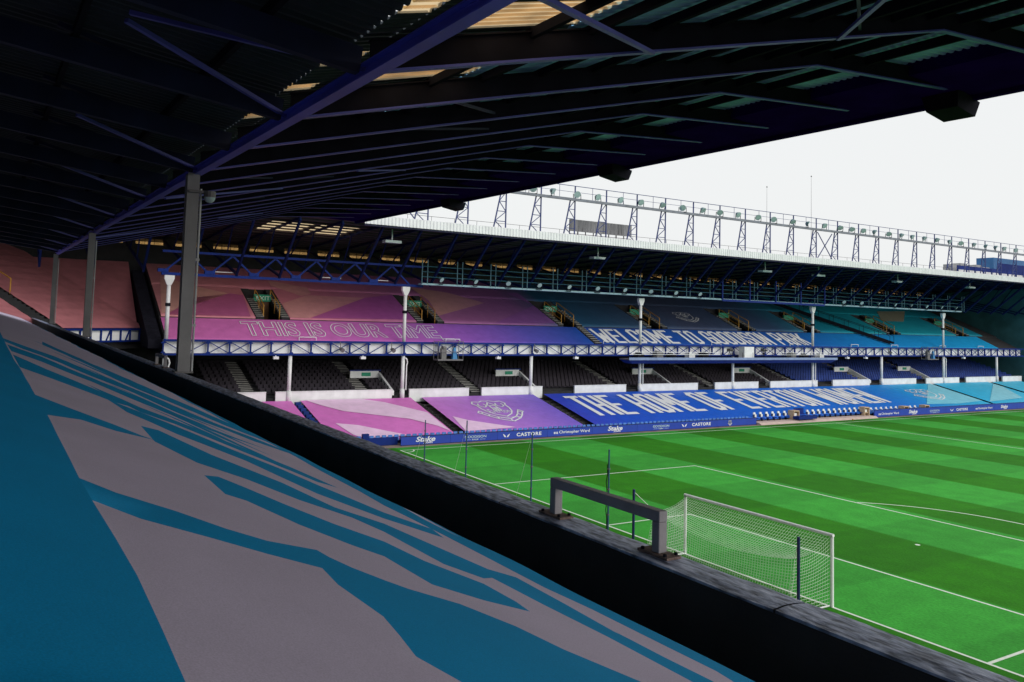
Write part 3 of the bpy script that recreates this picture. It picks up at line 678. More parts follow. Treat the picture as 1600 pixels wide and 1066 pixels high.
strokes_on(crest(79.0, 4.5, 1.9, 1.3), (-3.6, 0, low(-3.6)), EY, UPL, .16, M_txt, p3, 'shield_print', .04)
# aisles of the paddock with dark steps and seat ends
for a in (-4.5, 6.65, 20.05, 87.0, 102.1):
    mb = MB()
    for i in range(22): x = -2.9-i*.42; mb.box(x-.4, x, a-.36, a+.36, .1, slope(x)-.35)
    mb.build('aisle_steps', M_dkconc, FS)
mb = MB(); y = -8.0                         # front row of seats peeping out below the covers
while y < 110:
    if not 40.2 < y < 60: mb.hexa([(-2.75, y-.2, .35), (-2.68, y-.2, .35), (-2.68, y+.2, .35), (-2.75, y+.2, .35), (-2.82, y-.17, .78), (-2.76, y-.17, .76), (-2.76, y+.17, .76), (-2.82, y+.17, .78)])
    y += .52
stuff(mb.build('seat_front_row', MAT('seat_light_blue', C8(60, 120, 205), .5, .5, 3.0), FS))
for i in range(8):
    mb = MB(); x = -11.2-i*-.75; z = slope(x); mb.box(x-.2, x+.2, -4.75, -4.3, z-.25, z+.12); mb.build('aisle_seat', M_seatbl, FS)

# ------------------------------------------------------------------ lamp walkway slung under the far roof
WG = thing('lamp_walkway', 'teal railed walkway with round lamps slung under the far roof', 'walkway', (-11, 50, 13))
mb = MB(); mb.box(-11.7, -10.9, 6.4, 93.2, 13.0, 13.16); mb.build('deck', MAT('walkway_deck', C8(140, 175, 190), .5, .2, 2.0), WG)
for z in (13.75, 14.2, 14.7):
    mb = MB(); mb.tube((-10.92, 6.4, z), (-10.92, 93.2, z), .035, 6); mb.build('rail', M_teal, WG)
y = 6.4; k = 0
while y < 93.3:
    for yy in (y, y+.55):
        mb = MB(); mb.box(-10.96, -10.88, yy-.04, yy+.04, 13.1, 15.3); mb.build('rail_post', M_teal, WG)
    y += 3.62; k += 1
mb = MB(); mb.box(-10.86, -10.8, 44.5, 62.5, 12.86, 13.1); mb.build('blue_bay_panel', M_blue, WG)
for yy in (44.5, 49, 53.5, 58, 62.5):
    mb = MB(); mb.box(-10.86, -10.76, yy-.07, yy+.07, 13.1, 15.6); mb.build('blue_bay_post', M_blue, WG)
def lamp(name, label, group, r=.3):
    t = thing(name, label, 'floodlight', (0, 0, 0), group)
    mb = MB(); d = Vector((.8, 0, -.6)); c = Vector((0, 0, .45))
    mb.tube(c-d*.28, c+d*.05, r*.45, 12, r); mb.build('lamp_housing', M_lampb, t, False)
    mb = MB(); mb.tube(c+d*.052, c+d*.09, r*.96, 12); mb.build('lamp_glass', M_lamp, t)
    mb = MB(); mb.bar((-.05, -r-.04, 0), (0, -r-.04, .5), .05); mb.bar((-.05, r+.04, 0), (0, r+.04, .5), .05); mb.bar((-.05, -r-.06, 0), (-.05, r+.06, 0), .06); mb.build('bracket', M_dark, t)
    return t
lp = lamp('floodlight', 'round floodlight on the walkway slung under the far roof', 'floodlights under the far roof', .25)
y = 8.3; i = 0
while y < 92:
    if not 44 < y < 63:
        o = lp if i == 0 else copy_thing(lp, (0, 0, 0))
        o.location = (-10.75, y, 13.1); o.rotation_euler = (0, 0, random.uniform(-.5, .5)); i += 1
    y += 3.62
# diagonal dark stair from the walkway to the tier
st = thing('access_stair', 'dark steep stair running down the upper tier at right', 'stair', (-20, 70, 10))
mb = MB(); a = Vector((-23.5, 67.5, 13.6)); b = Vector((-12.9, 79.5, 8.3))
for o_ in (Vector((0, -.45, 0)), Vector((0, .45, 0))): mb.bar(a+o_, b+o_, .1, .3)
mb.build('stringer', M_dark, st)
mb = MB()
for o_ in (Vector((0, -.45, 1)), Vector((0, .45, 1))):
    mb.tube(a+o_, b+o_, .04, 6)
    for q in range(9): p = a+(b-a)*(q/8); mb.tube(p+Vector((0, o_.y, 0)), p+o_, .03, 5)
mb.build('handrail', M_dark, st)
for q in range(24):
    p = a+(b-a)*(q/23); mb = MB(); mb.box(p.x-.15, p.x+.15, p.y-.42, p.y+.42, p.z-.03, p.z+.03); mb.build('tread', M_dark, st)

# ------------------------------------------------------------------ camera platform and crates on the balcony
TP = thing('camera_platform', 'long blue camera platform hung in front of the balcony', 'platform', (-10.6, 46, 6))
mb = MB(); mb.box(-11.7, -10.1, 30.2, 64.0, 6.15, 6.3); mb.build('deck', M_grey, TP)
mb = MB(); mb.hexa([(-11.7, 31.0, 5.75), (-10.6, 31.0, 5.75), (-10.6, 63.4, 5.75), (-11.7, 63.4, 5.75), (-11.7, 30.2, 6.15), (-10.08, 30.2, 6.15), (-10.08, 64, 6.15), (-11.7, 64, 6.15)]); mb.build('soffit', M_blue, TP)
mb = MB(); mb.box(-10.1, -10.04, 30.2, 64, 6.15, 6.42); mb.build('edge_strip', MAT('pale_edge', C8(130, 150, 190), .5, .2, 2.0), TP)
for z in (6.75, 7.0):
    for (a, b) in ((30.2, 43.5), (53, 64)):
        mb = MB(); mb.tube((-10.1, a, z), (-10.1, b, z), .03, 6); mb.build('rail', M_white, TP)
y = 30.2
while y < 64.1:
    mb = MB(); mb.tube((-10.1, y, 6.3), (-10.1, y, 7.0), .028, 6); mb.build('rail_post', M_dark, TP); y += 1.69
mb = MB(); mb.box(-11.2, -10.3, 47.6, 49.2, 6.3, 7.65); c = tag(mb.build('equipment_cabinet', M_white), 'white cabinet standing in the middle of the camera platform', 'cabinet')
for n_, (y, lab) in enumerate(((45.6, 'covered camera on tripod left of the white cabinet'), (51.2, 'covered camera on tripod right of the white cabinet'))):
    t = thing('tripod_camera', lab, 'camera', (-10.7, y, 6.3))
    mb = MB()
    for k in range(3): mb.tube((-10.7, y, 7.1), (-10.7+.35*math.cos(k*2.1), y+.35*math.sin(k*2.1), 6.3), .025, 5)
    mb.build('tripod', M_dark, t)
    mb = MB(); mb.box(-10.95, -10.4, y-.2, y+.2, 7.1, 7.45); mb.tube((-10.4, y, 7.28), (-10.1, y, 7.26), .1, 10); mb.build('camera_body', M_grey, t)
for n_, (y0, y1, lab) in enumerate(((8.2, 10.8, 'open metal cage of equipment on the balcony right of the third column'), (84.4, 87.0, 'open metal cage of equipment on the balcony at far right'))):
    t = thing('equipment_cage', lab, 'cage', (-11.2, y0, 6.2))
    mb = MB(); mb.box(-11.7, -10.7, y0, y1, 6.1, 6.22); mb.build('floor', M_grey, t)
    mb = MB()
    for yy in (y0, y1):
        for xx in (-11.65, -10.75): mb.tube((xx, yy, 6.2), (xx, yy, 7.9), .03, 5)
    for z in (6.9, 7.85):
        mb.tube((-10.75, y0, z), (-10.75, y1, z), .03, 5); mb.tube((-10.75, y0, z), (-11.65, y0, z), .03, 5); mb.tube((-10.75, y1, z), (-11.65, y1, z), .03, 5)
    mb.build('frame', M_grey, t)
    mb = MB(); mb.hexa([(-11.3, y1-1.0, 6.22), (-10.9, y1-1.0, 6.22), (-10.9, y1-.5, 6.22), (-11.3, y1-.5, 6.22), (-11.2, y1-.85, 7.3), (-11.0, y1-.85, 7.3), (-11.0, y1-.65, 7.3), (-11.2, y1-.65, 7.3)]); mb.build('covered_kit', MAT('blue_cover', C8(50, 130, 190), .5, .3, 4.0), t)
    mb = MB(); mb.box(-11.4, -11.0, y0+.5, y0+1.0, 6.22, 7.2); mb.box(-11.35, -10.85, y0+.6, y0+.9, 7.2, 7.4); mb.build('camera_stand', M_grey, t)
for y in (-6.4, 1.3, 15.2, 24.5, 68.2, 72.0, 95):
    mb = MB(); mb.box(-11.9, -11.55, y-.22, y+.22, 6.2, 6.42); mb.box(-11.75, -11.68, y-.04, y+.04, 6.42, 6.5); mb.build('balcony_lamp', M_white, FS)
for y in (-.8, 4.0, 19.4, 77):
    t = thing('small_spotlight', {-.8: 'pale spotlight on the balcony under the outlined letter S', 4.0: 'pale spotlight on the balcony just left of the third column', 19.4: 'dark spotlight on the balcony above a slim lower column', 77: 'pale spotlight on the balcony right of the camera platform'}[y], 'spotlight', (-11.6, y, 7.0))
    mb = MB(); mb.tube((-11.72, y, 7.1), (-11.35, y+.1, 6.95), .14, 10, .2); mb.build('lamp_head', M_grey, t)
    mb = MB(); mb.bar((-11.73, y, 7.1), (-11.73, y, 7.7), .06); mb.build('arm', M_grey, t)

# ------------------------------------------------------------------ lattice lamp gantry on the far roof
RG = thing('roof_gantry', 'long lamp gantry on blue lattice towers along the far roof', 'gantry', (-8, 60, 18.2))
TY = [1.2, 5.4, 9.4, 13.4, 17.3, 21.3, 25.2, 29.2, 33.1, 37.1, 41.1, 45.1, 49.2, 53.2, 57.3, 61.3, 65.4, 69.5, 73.6, 77.7, 81.8, 85.9, 90.1, 94.3, 98.5, 102.7, 107]
M_lat = MAT('lattice_blue', C8(36, 56, 120), .5, .25, 2.0)
tw = MB(); zb, zt = 18.2, 21.95
tw.bar((-8, 0, zb), (-8, 0, zt+1.35), .1); tw.bar((-8, -1.35, zb), (-8, -.55, zt), .1)
lv = [0, .25, .5, .75, 1.0]
def lg(f): return (-8, -1.35+.8*f, zb+(zt-zb)*f)
def rg(f): return (-8, 0, zb+(zt-zb)*f)
for i in range(4):
    tw.bar(lg(lv[i]) if i % 2 else rg(lv[i]), rg(lv[i+1]) if i % 2 else lg(lv[i+1]), .06); 
    if i: tw.bar(lg(lv[i]), rg(lv[i]), .06)
first = None
for y in TY:
    if first is None: first = tw.build('tower', M_lat, RG); first.location = (0, y, 0)
    else: inst(first, 'tower', RG, (0, y, 0))
for a, b in ((1.2, 4.2), (57.3, 60.1)):
    mb = MB(); mb.bar((-7.9, a, zb+.2), (-7.9, b, zt-.3), .08); mb.bar((-7.82, a, zt-.3), (-7.82, b, zb+.2), .08); mb.build('cross_brace', M_lat, RG)
mb = MB(); mb.box(-8.5, -7.7, .5, 112, zt, zt+.14); mb.box(-7.72, -7.66, .5, 112, zt-.12, zt); mb.build('deck', MAT('gantry_deck', (.2, .22, .27), .6, .3, 2.0), RG)
for z, r in ((zt+1.35, .035), (zt+.75, .02)):
    mb = MB(); mb.tube((-7.8, .5, z), (-7.8, 112, z), r, 5); mb.build('rail', M_lat, RG)
for y in TY:
    mb = MB(); mb.tube((-7.8, y+2.0, zt), (-7.8, y+2.0, zt+1.35), .025, 5); mb.build('rail_post', M_lat, RG)
lp2 = lamp('floodlight', 'round floodlight on the open gantry above the far roof', 'floodlights on the roof gantry', .36)
i = 0; y = 11.0
while y < 109:
    o = lp2 if i == 0 else copy_thing(lp2, (0, 0, 0))
    o.location = (-7.75, y, zt+.12); o.rotation_euler = (0, random.uniform(-.25, .25), random.uniform(-.7, .7)); i += 1
    y += random.choice((2.3, 2.6, 2.9, 3.2))
RR = thing('roof_handrail', 'thin pale handrail running along the far roof behind the gantry', 'handrail', (-11, 50, 18.1))
for z in (18.9, 19.35):
    mb = MB(); mb.tube((-11, 0, z), (-11, 112, z), .02, 5); mb.build('rail', M_grey, RR)
y = 0
while y < 112: mb = MB(); mb.tube((-11, y, 18.0), (-11, y, 19.35), .02, 5); mb.build('post', M_grey, RR); y += 2.4
t = thing('roof_screen', 'weathered grey sheet screen standing on the far roof', 'screen', (-10, 26, 18.1))
for i in range(8):
    sg_ = random.uniform(.20, .36); mb = MB(); y = 22.2+i*1.0
    for q in range(5): mb.box(-10.0+.03*(q % 2), -9.95+.03*(q % 2), y+q*.19, y+q*.19+.189, 19.15, 20.35)
    mb.build('screen_sheet', MAT('screen_grey%d' % i, tuple(sg_*k for k in (1, 1.02, 1.08)), .7, .4, 3.0, stretch=(1, 6, .4)), t)
    mb = MB(); mb.box(-10.12, -10.06, y-.04, y+.04, 18.1, 20.35); mb.build('screen_post', M_dark, t)
mb = MB(); mb.tube((-10.1, 22.2, 18.55), (-10.1, 30.2, 18.55), .03, 5); mb.tube((-10.1, 22.2, 18.9), (-10.1, 30.2, 18.9), .03, 5); mb.build('screen_rail', M_grey, t)
M_grey2 = MAT('pale_unit_grey', (.45, .46, .48), .6, .2, 2.0)
t = thing('roof_cabin', 'blue cabin with white panels on the far roof at right', 'cabin', (-11, 102, 18.1))
mb = MB(); mb.box(-13, -10.4, 101, 112, 18.0, 21.5); mb.build('cabin_wall', MAT('cabin_blue', C8(60, 120, 180), .5, .2, 1.0), t)
mb = MB(); mb.box(-10.38, -10.3, 102, 112, 18.9, 20.7); mb.build('cabin_panel', M_blue, t)
for q in range(5): mb = MB(); mb.box(-12, -10.6, 90.5+q*2.0, 92.2+q*2.0, 18.1, 19.9+.25*(q % 2)); mb.build('roof_unit', M_grey2, t)
for i in range(9):
    mb = MB(); y = 89.5+i*2.2; mb.box(-9.2, -9.1, y, y+1.7, 18.3, 19.0); mb.build('white_panel', M_white, t)
    mb = MB(); mb.box(-9.3, -9.22, y-.2, y+1.9, 18.2, 19.6); mb.build('blue_panel', M_blue, t)
for n_, (y, z, lab) in enumerate(((50.9, 26.7, 'shorter of two thin masts above the far roof'), (58.9, 28.9, 'taller of two thin masts above the far roof'))):
    t = thing('mast', lab, 'mast', (-10, y, 18)); mb = MB(); mb.tube((-10, y, 17.9), (-10, y, z), .03, 6, .012); mb.build('pole', M_grey, t)
    mb = MB(); mb.tube((-10, y, z), (-10, y, z+.16), .08, 8, .02); mb.build('finial', M_dark, t)

# ------------------------------------------------------------------ advertising boards
def board(y0, y1, label, z1=.68, xo=0.0):
    t = thing('advertising_board', label, 'board', (-2, (y0+y1)/2, 0), 'advertising boards along the touchline')
    mb = MB(); mb.box(-2.1+xo, -2.0+xo, y0+.01, y1-.01, .04, z1); mb.build('panel', M_board, t)
    mb = MB(); mb.box(-2.12+xo, -1.97+xo, y0+.01, y1-.01, 0, .04); mb.box(-2.12+xo, -1.98+xo, y0+.01, y1-.01, z1, z1+.03); mb.build('frame', M_navy, t)
    mb = MB()
    for yy in (y0+.5, y1-.5): mb.bar((-2.11+xo, yy, z1-.1), (-2.55+xo, yy, .02), .05)
    mb.build('strut', M_navy, t)
    return t
def put(t, kind, yc):
    x = -1.995
    if kind == 'castore':
        text_on('CASTORE', (x, yc-.75, .22), EY, (0, 0, 1), 2.5, .30, M_txt, t, bold=.03, spacing=1.15)
        mb = MB(); y = yc-1.75
        for s_ in (-1, 1): mb.add([(x+.006, y+s_*.02, .2), (x+.006, y+s_*.2, .24), (x+.006, y+s_*.36, .5), (x+.006, y+s_*.14, .38)], [(0, 1, 2, 3)])
        mb.build('wing_mark', M_txt, t)
    elif kind == 'stake':
        text_on('Stake', (x, yc-.85, .24), EY, (0, 0, 1), 1.7, .40, M_txt, t, bold=.025, shear=.25)
        text_on('.com', (x, yc-.2, .09), EY, (0, 0, 1), .8, .14, M_txt, t, bold=.02)
    elif kind == 'ward':
        text_on('Christopher Ward', (x, yc-1.2, .18), EY, (0, 0, 1), 3.3, .32, M_txt, t, bold=.012)
        mb = MB()
        for q in (0, 1): mb.box(x+.002, x+.006, yc-1.75+q*.25, yc-1.57+q*.25, .24, .31); mb.box(x+.002, x+.006, yc-1.75+q*.25, yc-1.57+q*.25, .34, .41)
        mb.build('watch_mark', M_txt, t)
    elif kind == 'park':
        text_on('GOODISON', (x, yc-1.0, .30), EY, (0, 0, 1), 2.0, .2, M_signw, t, bold=-.005)
        text_on('PARK', (x, yc-.3, .12), EY, (0, 0, 1), .6, .11, M_signw, t)
        mb = MB(); mb.box(x+.002, x+.006, yc-.95, yc-.4, .165, .18); mb.box(x+.002, x+.006, yc+.4, yc+.95, .165, .18); mb.build('rule_mark', M_signw, t)
    elif kind == 'crest':
        strokes_on(crest(0, .38, .22), (x, yc, 0), EY, (0, 0, 1), .04, M_txt, t, 'shield_mark')
ordn = ['first', 'second', 'third', 'fourth', 'fifth', 'sixth', 'seventh', 'eighth']
desc = {'stake': 'script lettering', 'park': 'small lettering between thin rules', 'castore': 'wing mark and capitals', 'ward': 'long plain lettering', 'crest': 'small shield mark'}
seqA = [('stake', .9, 5.2, 3.0), ('park', 5.2, 9.6, 7.5), ('castore', 9.6, 14.6, 12.2), ('ward', 14.6, 19.4, 17.0), ('stake', 19.4, 24.6, 22.0), ('park', 24.6, 30.0, 27.5), ('castore', 30.0, 34.8, 32.2), ('crest', 34.8, 40.4, 36.6)]
for i, (k, a, b, c) in enumerate(seqA): put(board(a, b, f'blue board with {desc[k]}, {ordn[i]} from the near corner flag end'), k, c)
seqB = [('ward', 59.8, 64.6, 62.3), ('stake', 64.6, 70, 67.2), ('park', 70, 74, 71.6), ('castore', 74, 80, 77), ('ward', 80, 85, 82.3), ('stake', 85, 90.5, 87.3), ('park', 90.5, 100, 95)]
for i, (k, a, b, c) in enumerate(seqB): put(board(a, b, f'blue board with {desc[k]}, {ordn[i]} right of the dugout seats', .8), k, c)
mb = MB(); mb.box(-2.75, -2.62, -9, .9, .02, .62); tag(mb.build('perimeter_wall', M_blue), 'low blue wall at the corner left of the first board', 'wall')
mb = MB(); mb.box(-2.9, -2.6, -2.0, -1.5, .62, .95); tag(mb.build('corner_box', M_blue), 'small blue box on the corner wall under the pink cover', 'box')

# ------------------------------------------------------------------ dugout
mb = MB(); mb.hexa([(-3.3, 40.5, 0), (-1.4, 40.5, 0), (-1.4, 59.7, 0), (-3.3, 59.7, 0), (-3.3, 40.5, .22), (-1.75, 40.5, .2), (-1.75, 59.7, .2), (-3.3, 59.7, .22)])
struct(mb.build('dugout_floor', MAT('dugout_screed', (.55, .43, .39), .85, .15, 1.5)))
dz = .22
M_navyseat = MAT('seat_navy', (.008, .02, .1), .5, .2, 2.0)
def dug_seat():
    t = thing('dugout_seat', 'white and blue padded seat in the front row of the dugout', 'seat', (0, 0, 0), 'dugout seats along the touchline')
    mb = MB(); mb.hexa([(-.28, -.24, .38), (.2, -.24, .36), (.2, .24, .36), (-.28, .24, .38), (-.28, -.24, .5), (.22, -.24, .5), (.22, .24, .5), (-.28, .24, .5)]); mb.build('cushion', M_seatbl, t)
    mb = MB(); mb.hexa([(-.3, -.24, .46), (-.18, -.24, .46), (-.18, .24, .46), (-.3, .24, .46), (-.42, -.2, 1.0), (-.3, -.2, 1.0), (-.3, .2, 1.0), (-.42, .2, 1.0)]); mb.build('backrest', M_navyseat, t)
    mb = MB(); mb.hexa([(-.42, -.19, 1.0), (-.27, -.19, 1.0), (-.27, .19, 1.0), (-.42, .19, 1.0), (-.44, -.15, 1.3), (-.32, -.15, 1.3), (-.32, .15, 1.3), (-.44, .15, 1.3)])
    mb.box(-.21, -.17, -.06, .22, .6, 1.0); mb.build('headrest', M_white, t)
    mb = MB(); mb.box(-.15, -.02, -.08, .08, 0, .38); mb.build('pedestal', M_dark, t)
    return t
ds = dug_seat(); i = 0
ys = [41.2+.92*k for k in range(6)]+[49.5+.9*k for k in range(11)]+[60.6+.95*k for k in range(10)]
for y in ys:
    o = ds if i == 0 else copy_thing(ds, (0, 0, 0))
    o.location = (-2.75, y, dz if y < 60 else .12); o.scale = (.8, .86, .68); i += 1
for y, lab in ((46.9, 'tan timber box seat left of the dugout steps'), (58.9, 'tan timber box seat at the right end of the dugout'), (66.4, 'tan timber box behind the boards, left of the pair'), (70.6, 'tan timber box behind the boards, right of the pair')):
    t = thing('timber_box', lab, 'box', (-2.7, y, dz))
    z = dz if y < 60 else .1
    mb = MB(); mb.box(-3.1, -2.3, y-.45, y-.37, z, z+.95); mb.box(-3.1, -2.3, y+.37, y+.45, z, z+.95); mb.box(-3.1, -2.3, y-.37, y+.37, z+.86, z+.95); mb.build('carcass', M_tan, t)
    mb = MB(); mb.box(-3.1, -3.02, y-.36, y+.36, z, z+.85); mb.build('back_panel', M_brown, t)
    mb = MB(); mb.box(-3.0, -2.4, y-.35, y+.35, z+.28, z+.36); mb.build('shelf', M_tan, t)
    mb = MB(); mb.box(-2.9, -2.5, y-.25, y+.25, z+.38, z+.66); mb.build('white_pad', M_white, t)
t = thing('tunnel_steps', 'blue sided steps between the dugout seats', 'steps', (-2.5, 48, 0))
for k in range(4): mb = MB(); mb.box(-3.3+k*.35, -2.96+k*.35, 47.7, 49.0, .0, .75-k*.16); mb.build('step', M_blue, t)
mb = MB(); mb.box(-2.3, -1.5, 46.3, 49.2, .33, .62); mb.box(-3.3, -3.2, 47.6, 49.1, .3, 1.3); mb.build('side_panel', M_blue, t)
mb = MB(); mb.tube((-2.0, 56.9, .12), (-1.2, 57.8, .12), .05, 6)
mb2 = MB(); mb2.box(-1.15, -1.05, 54.6, 54.75, .01, .12); tag(mb2.build('marker_cone', M_orange), 'tiny orange marker on the touchline near the halfway line', 'marker')

# ------------------------------------------------------------------ goal, net, poles
M_goal = MAT('goal_white', (.92, .93, .95), .35, .04, 3.0)
GL = thing('goal', 'white framed goal with white net behind the near parapet', 'goal', (34, 0, 0))
for x in (30.28, 37.72):
    mb = MB(); mb.tube((x, 0, 0), (x, 0, 2.44), .06, 14); mb.build('post', M_goal, GL, False)
mb = MB(); mb.tube((30.22, 0, 2.5), (37.78, 0, 2.5), .06, 14); mb.build('crossbar', M_goal, GL)
def back_top(u):      # rear upper edge of the net, sagging between its corners
    x = 30.45+u*7.25; z = 2.05-.12*u-.42*math.sin(math.pi*u)**.8; return Vector((x, -1.95-.1*math.sin(math.pi*u), z))
NU, NT, NBK = 60, 15, 18
def npt(i, j):
    u = i/NU; a = Vector((30.34+7.32*u, -.03, 2.44)); b = back_top(u); c = Vector((30.34+7.32*u, -2.35, .03))
    if j <= NT: 
        f = j/NT; p = a.lerp(b, f); p.z -= .16*math.sin(math.pi*f); return p
    f = (j-NT)/NBK; p = b.lerp(c, f); p.y += .10*math.sin(math.pi*f); return p
mb = MB(); NR = .006
def cord(p, q): mb.tube(p, q, NR, 3, cap=False)
for i in range(NU+1):
    for j in range(NT+NBK):
        cord(npt(i, j), npt(i, j+1))
for j in range(0, NT+NBK+1):
    for i in range(NU): cord(npt(i, j), npt(i+1, j))
for side in (0, NU):                       # side panels
    x0 = 30.34 if side == 0 else 37.66
    ns = 16
    def spt(a, b):    # a along depth, b up
        f = a/ns; top = npt(side, 0).lerp(npt(side, NT), f); top.z -= .16*math.sin(math.pi*f); bot = Vector((x0, -.03-2.32*f, .03)); return bot.lerp(top, b/18)
    for a in range(ns+1):
        for b in range(18): cord(spt(a, b), spt(a, b+1))
    for b in range(19):
        for a in range(ns): cord(spt(a, b), spt(a+1, b))
stuff(mb.build('net', M_net, GL))
mb = MB(); mb.tube((30.34, -.03, .04), (30.34, -2.35, .04), .03, 6); mb.tube((37.66, -.03, .04), (37.66, -2.35, .04), .03, 6); mb.tube((30.34, -2.35, .04), (37.66, -2.35, .04), .03, 6); mb.build('ground_bar', M_white, GL)
M_pole = MAT('pole_navy', C8(24, 40, 92), .45, .25, 3.0)
for x, c, lab in ((30.15, 0, 'navy net pole behind the left goal post'), (38.55, NU, 'navy net pole behind the right side of the net')):
    t = thing('net_pole', lab, 'pole', (x, -2.8, 0))
    mb = MB(); mb.tube((x, -2.8, 0), (x, -2.8, 2.95), .055, 10); mb.build('pole', M_pole, t)
    mb = MB(); mb.tube((x, -2.8, 0), (x, -2.8, .05), .18, 10); mb.build('base', M_dark, t)
    mb = MB(); mb.tube((x, -2.8, 2.85), npt(c, NT), .012, 5); mb.build('guy_cord', M_net, t)
M_pt = MAT('pole_teal', C8(50, 90, 120), .45, .25, 3.0)
TPOLE = [(9.92, 3.5, 'leftmost tall thin pole by the corner flag end'), (15.39, 4.1, 'second tall thin pole along the goal line'), (22.27, 4.3, 'third tall thin pole with slack cord along the goal line'), (28.45, 4.35, 'tall thin pole with hanging cable nearest the goal')]
for x, h_, lab in TPOLE:
    t = thing('barrier_pole', lab, 'pole', (x, -2.8, 0))
    mb = MB(); mb.tube((x, -2.8, 0), (x, -2.8, h_), .045, 8, .035); mb.build('pole', M_pt, t)
    mb = MB()
    for q in (.35, .6, .8): mb.tube((x, -2.8, h_*q), (x, -2.8, h_*q+.06), .07, 8)
    mb.build('clip', M_grey, t)
    mb = MB()
    if x > 25:
        P = [Vector((x-.1+.05*math.sin(k*2.2), -2.82, h_*.85-k*h_*.09)) for k in range(10)]
        for a, b in zip(P, P[1:]): mb.tube(a, b, .02, 5)
        mb.build('cable', M_dark, t)
    else:
        mb.tube((x, -2.8, h_*.97), (x-1.6, -2.9, .05), .008, 4); mb.build('guy_cord', M_net, t)

# ------------------------------------------------------------------ near stand
NS = thing('near_stand', 'dark stand around the viewpoint with steel roof and grey columns', 'grandstand', L(20, 3.3, -9))
S0, S1 = -7.0, 80.0  # unseen near end cut short and left open so sky light reaches the cover
tarp_sl = .31; TE = 2.45
def th(t): return -.53*TE+(TE-t)*tarp_sl
def edgef(s): return TE+.012*math.sin(s*2.1)+.009*math.sin(s*5.3+1)+.012*math.sin(s*.7)
# parapet: black inner face, lead-capped ledge
TI, TO, HP = 3.19, 3.40, -1.327
mb = MB(); lbox(mb, S0, S1, TI, TO-.02, -6.5, HP-.02); mb.build('parapet', M_black, NS)
s = S0
while s < S1:
    e = s+2.4; mb = MB(); n = 16
    V = []
    for i in range(n+1):
        ss = s+(e-s-.012)*i/n
        for k, (tt, hh) in enumerate(((TI-.006, HP-.014), (TI-.008, HP), (TI+.07, HP+.006), (TO-.07, HP+.004), (TO+.012, HP-.004), (TO+.016, HP-.09))):
            j = .006*noise.noise((ss*3, k*2.1, 0)); V.append(L(ss, tt+j*.5, hh+j*(1 if 0 < k < 5 else .3)))
    mb.add(V, [(i*6+k, i*6+k+1, i*6+k+7, i*6+k+6) for i in range(n) for k in range(5)]); mb.build('lead_capping', M_lead, NS, False)
    s = e
# terrace under the cover, rear wall
mb = MB()
mb.hexa([L(S0, TE-.1, -5), L(S1, TE-.1, -5), L(S1, -13, -5), L(S0, -13, -5), L(S0, TE-.1, th(TE-.1)-.25), L(S1, TE-.1, th(TE-.1)-.25), L(S1, -13, th(-13)-.2), L(S0, -13, th(-13)-.2)])
lbox(mb, S0, S1, TE-.1, TI, -5, -2.35)
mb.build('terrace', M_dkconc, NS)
mb = MB(); lbox(mb, S0, S1, -13.4, -13, -5, 7); mb.build('rear_wall', M_dark, NS)
mb = MB(); lbox(mb, S0, S1-6, TO, 9.5, -9.85, -7.6); mb.build('lower_tier', M_dkconc, NS)
# columns: rolled H sections
for sc in (17.1, 34.7, 52.6):
    p = L(sc, 3.42, 0); q = L(sc, 3.42, HP)
    mb = MB(); x, y = p[0], p[1]; z0, z1 = q[2], p[2]+2.62
    w_ = .115; f_ = .125
    mb.box(x-f_, x-f_+.03, y-w_, y+w_, z0, z1); mb.box(x+f_-.03, x+f_, y-w_, y+w_, z0, z1); mb.box(x-f_+.03, x+f_-.03, y-.015, y+.015, z0, z1)
    c = mb.build('column', M_colgrey, NS)
    mb = MB(); mb.box(x-.18, x+.18, y-.17, y+.17, z0-.01, z0+.025); mb.build('base_plate', M_grey, c)
    mb = MB(); mb.tube((x+.08, y+.155, z0), (x+.08, y+.155, z1-.3), .022, 8)
    for zz in (z0+.9, z0+2.2): mb.box(x+.04, x+.12, y+.115, y+.185, zz, zz+.05)
    mb.build('conduit', MAT('conduit_white', (.55, .55, .58), .5, .1, 3.0), c)
SR = 53.4
# longitudinal beam over the columns
mb = MB(); lbox(mb, S0, SR, 3.42, 3.58, 2.6, 2.62); lbox(mb, S0, SR, 3.49, 3.51, 2.62, 2.74); lbox(mb, S0, SR, 3.42, 3.58, 2.74, 2.76); mb.build('main_beam', M_beam, NS)
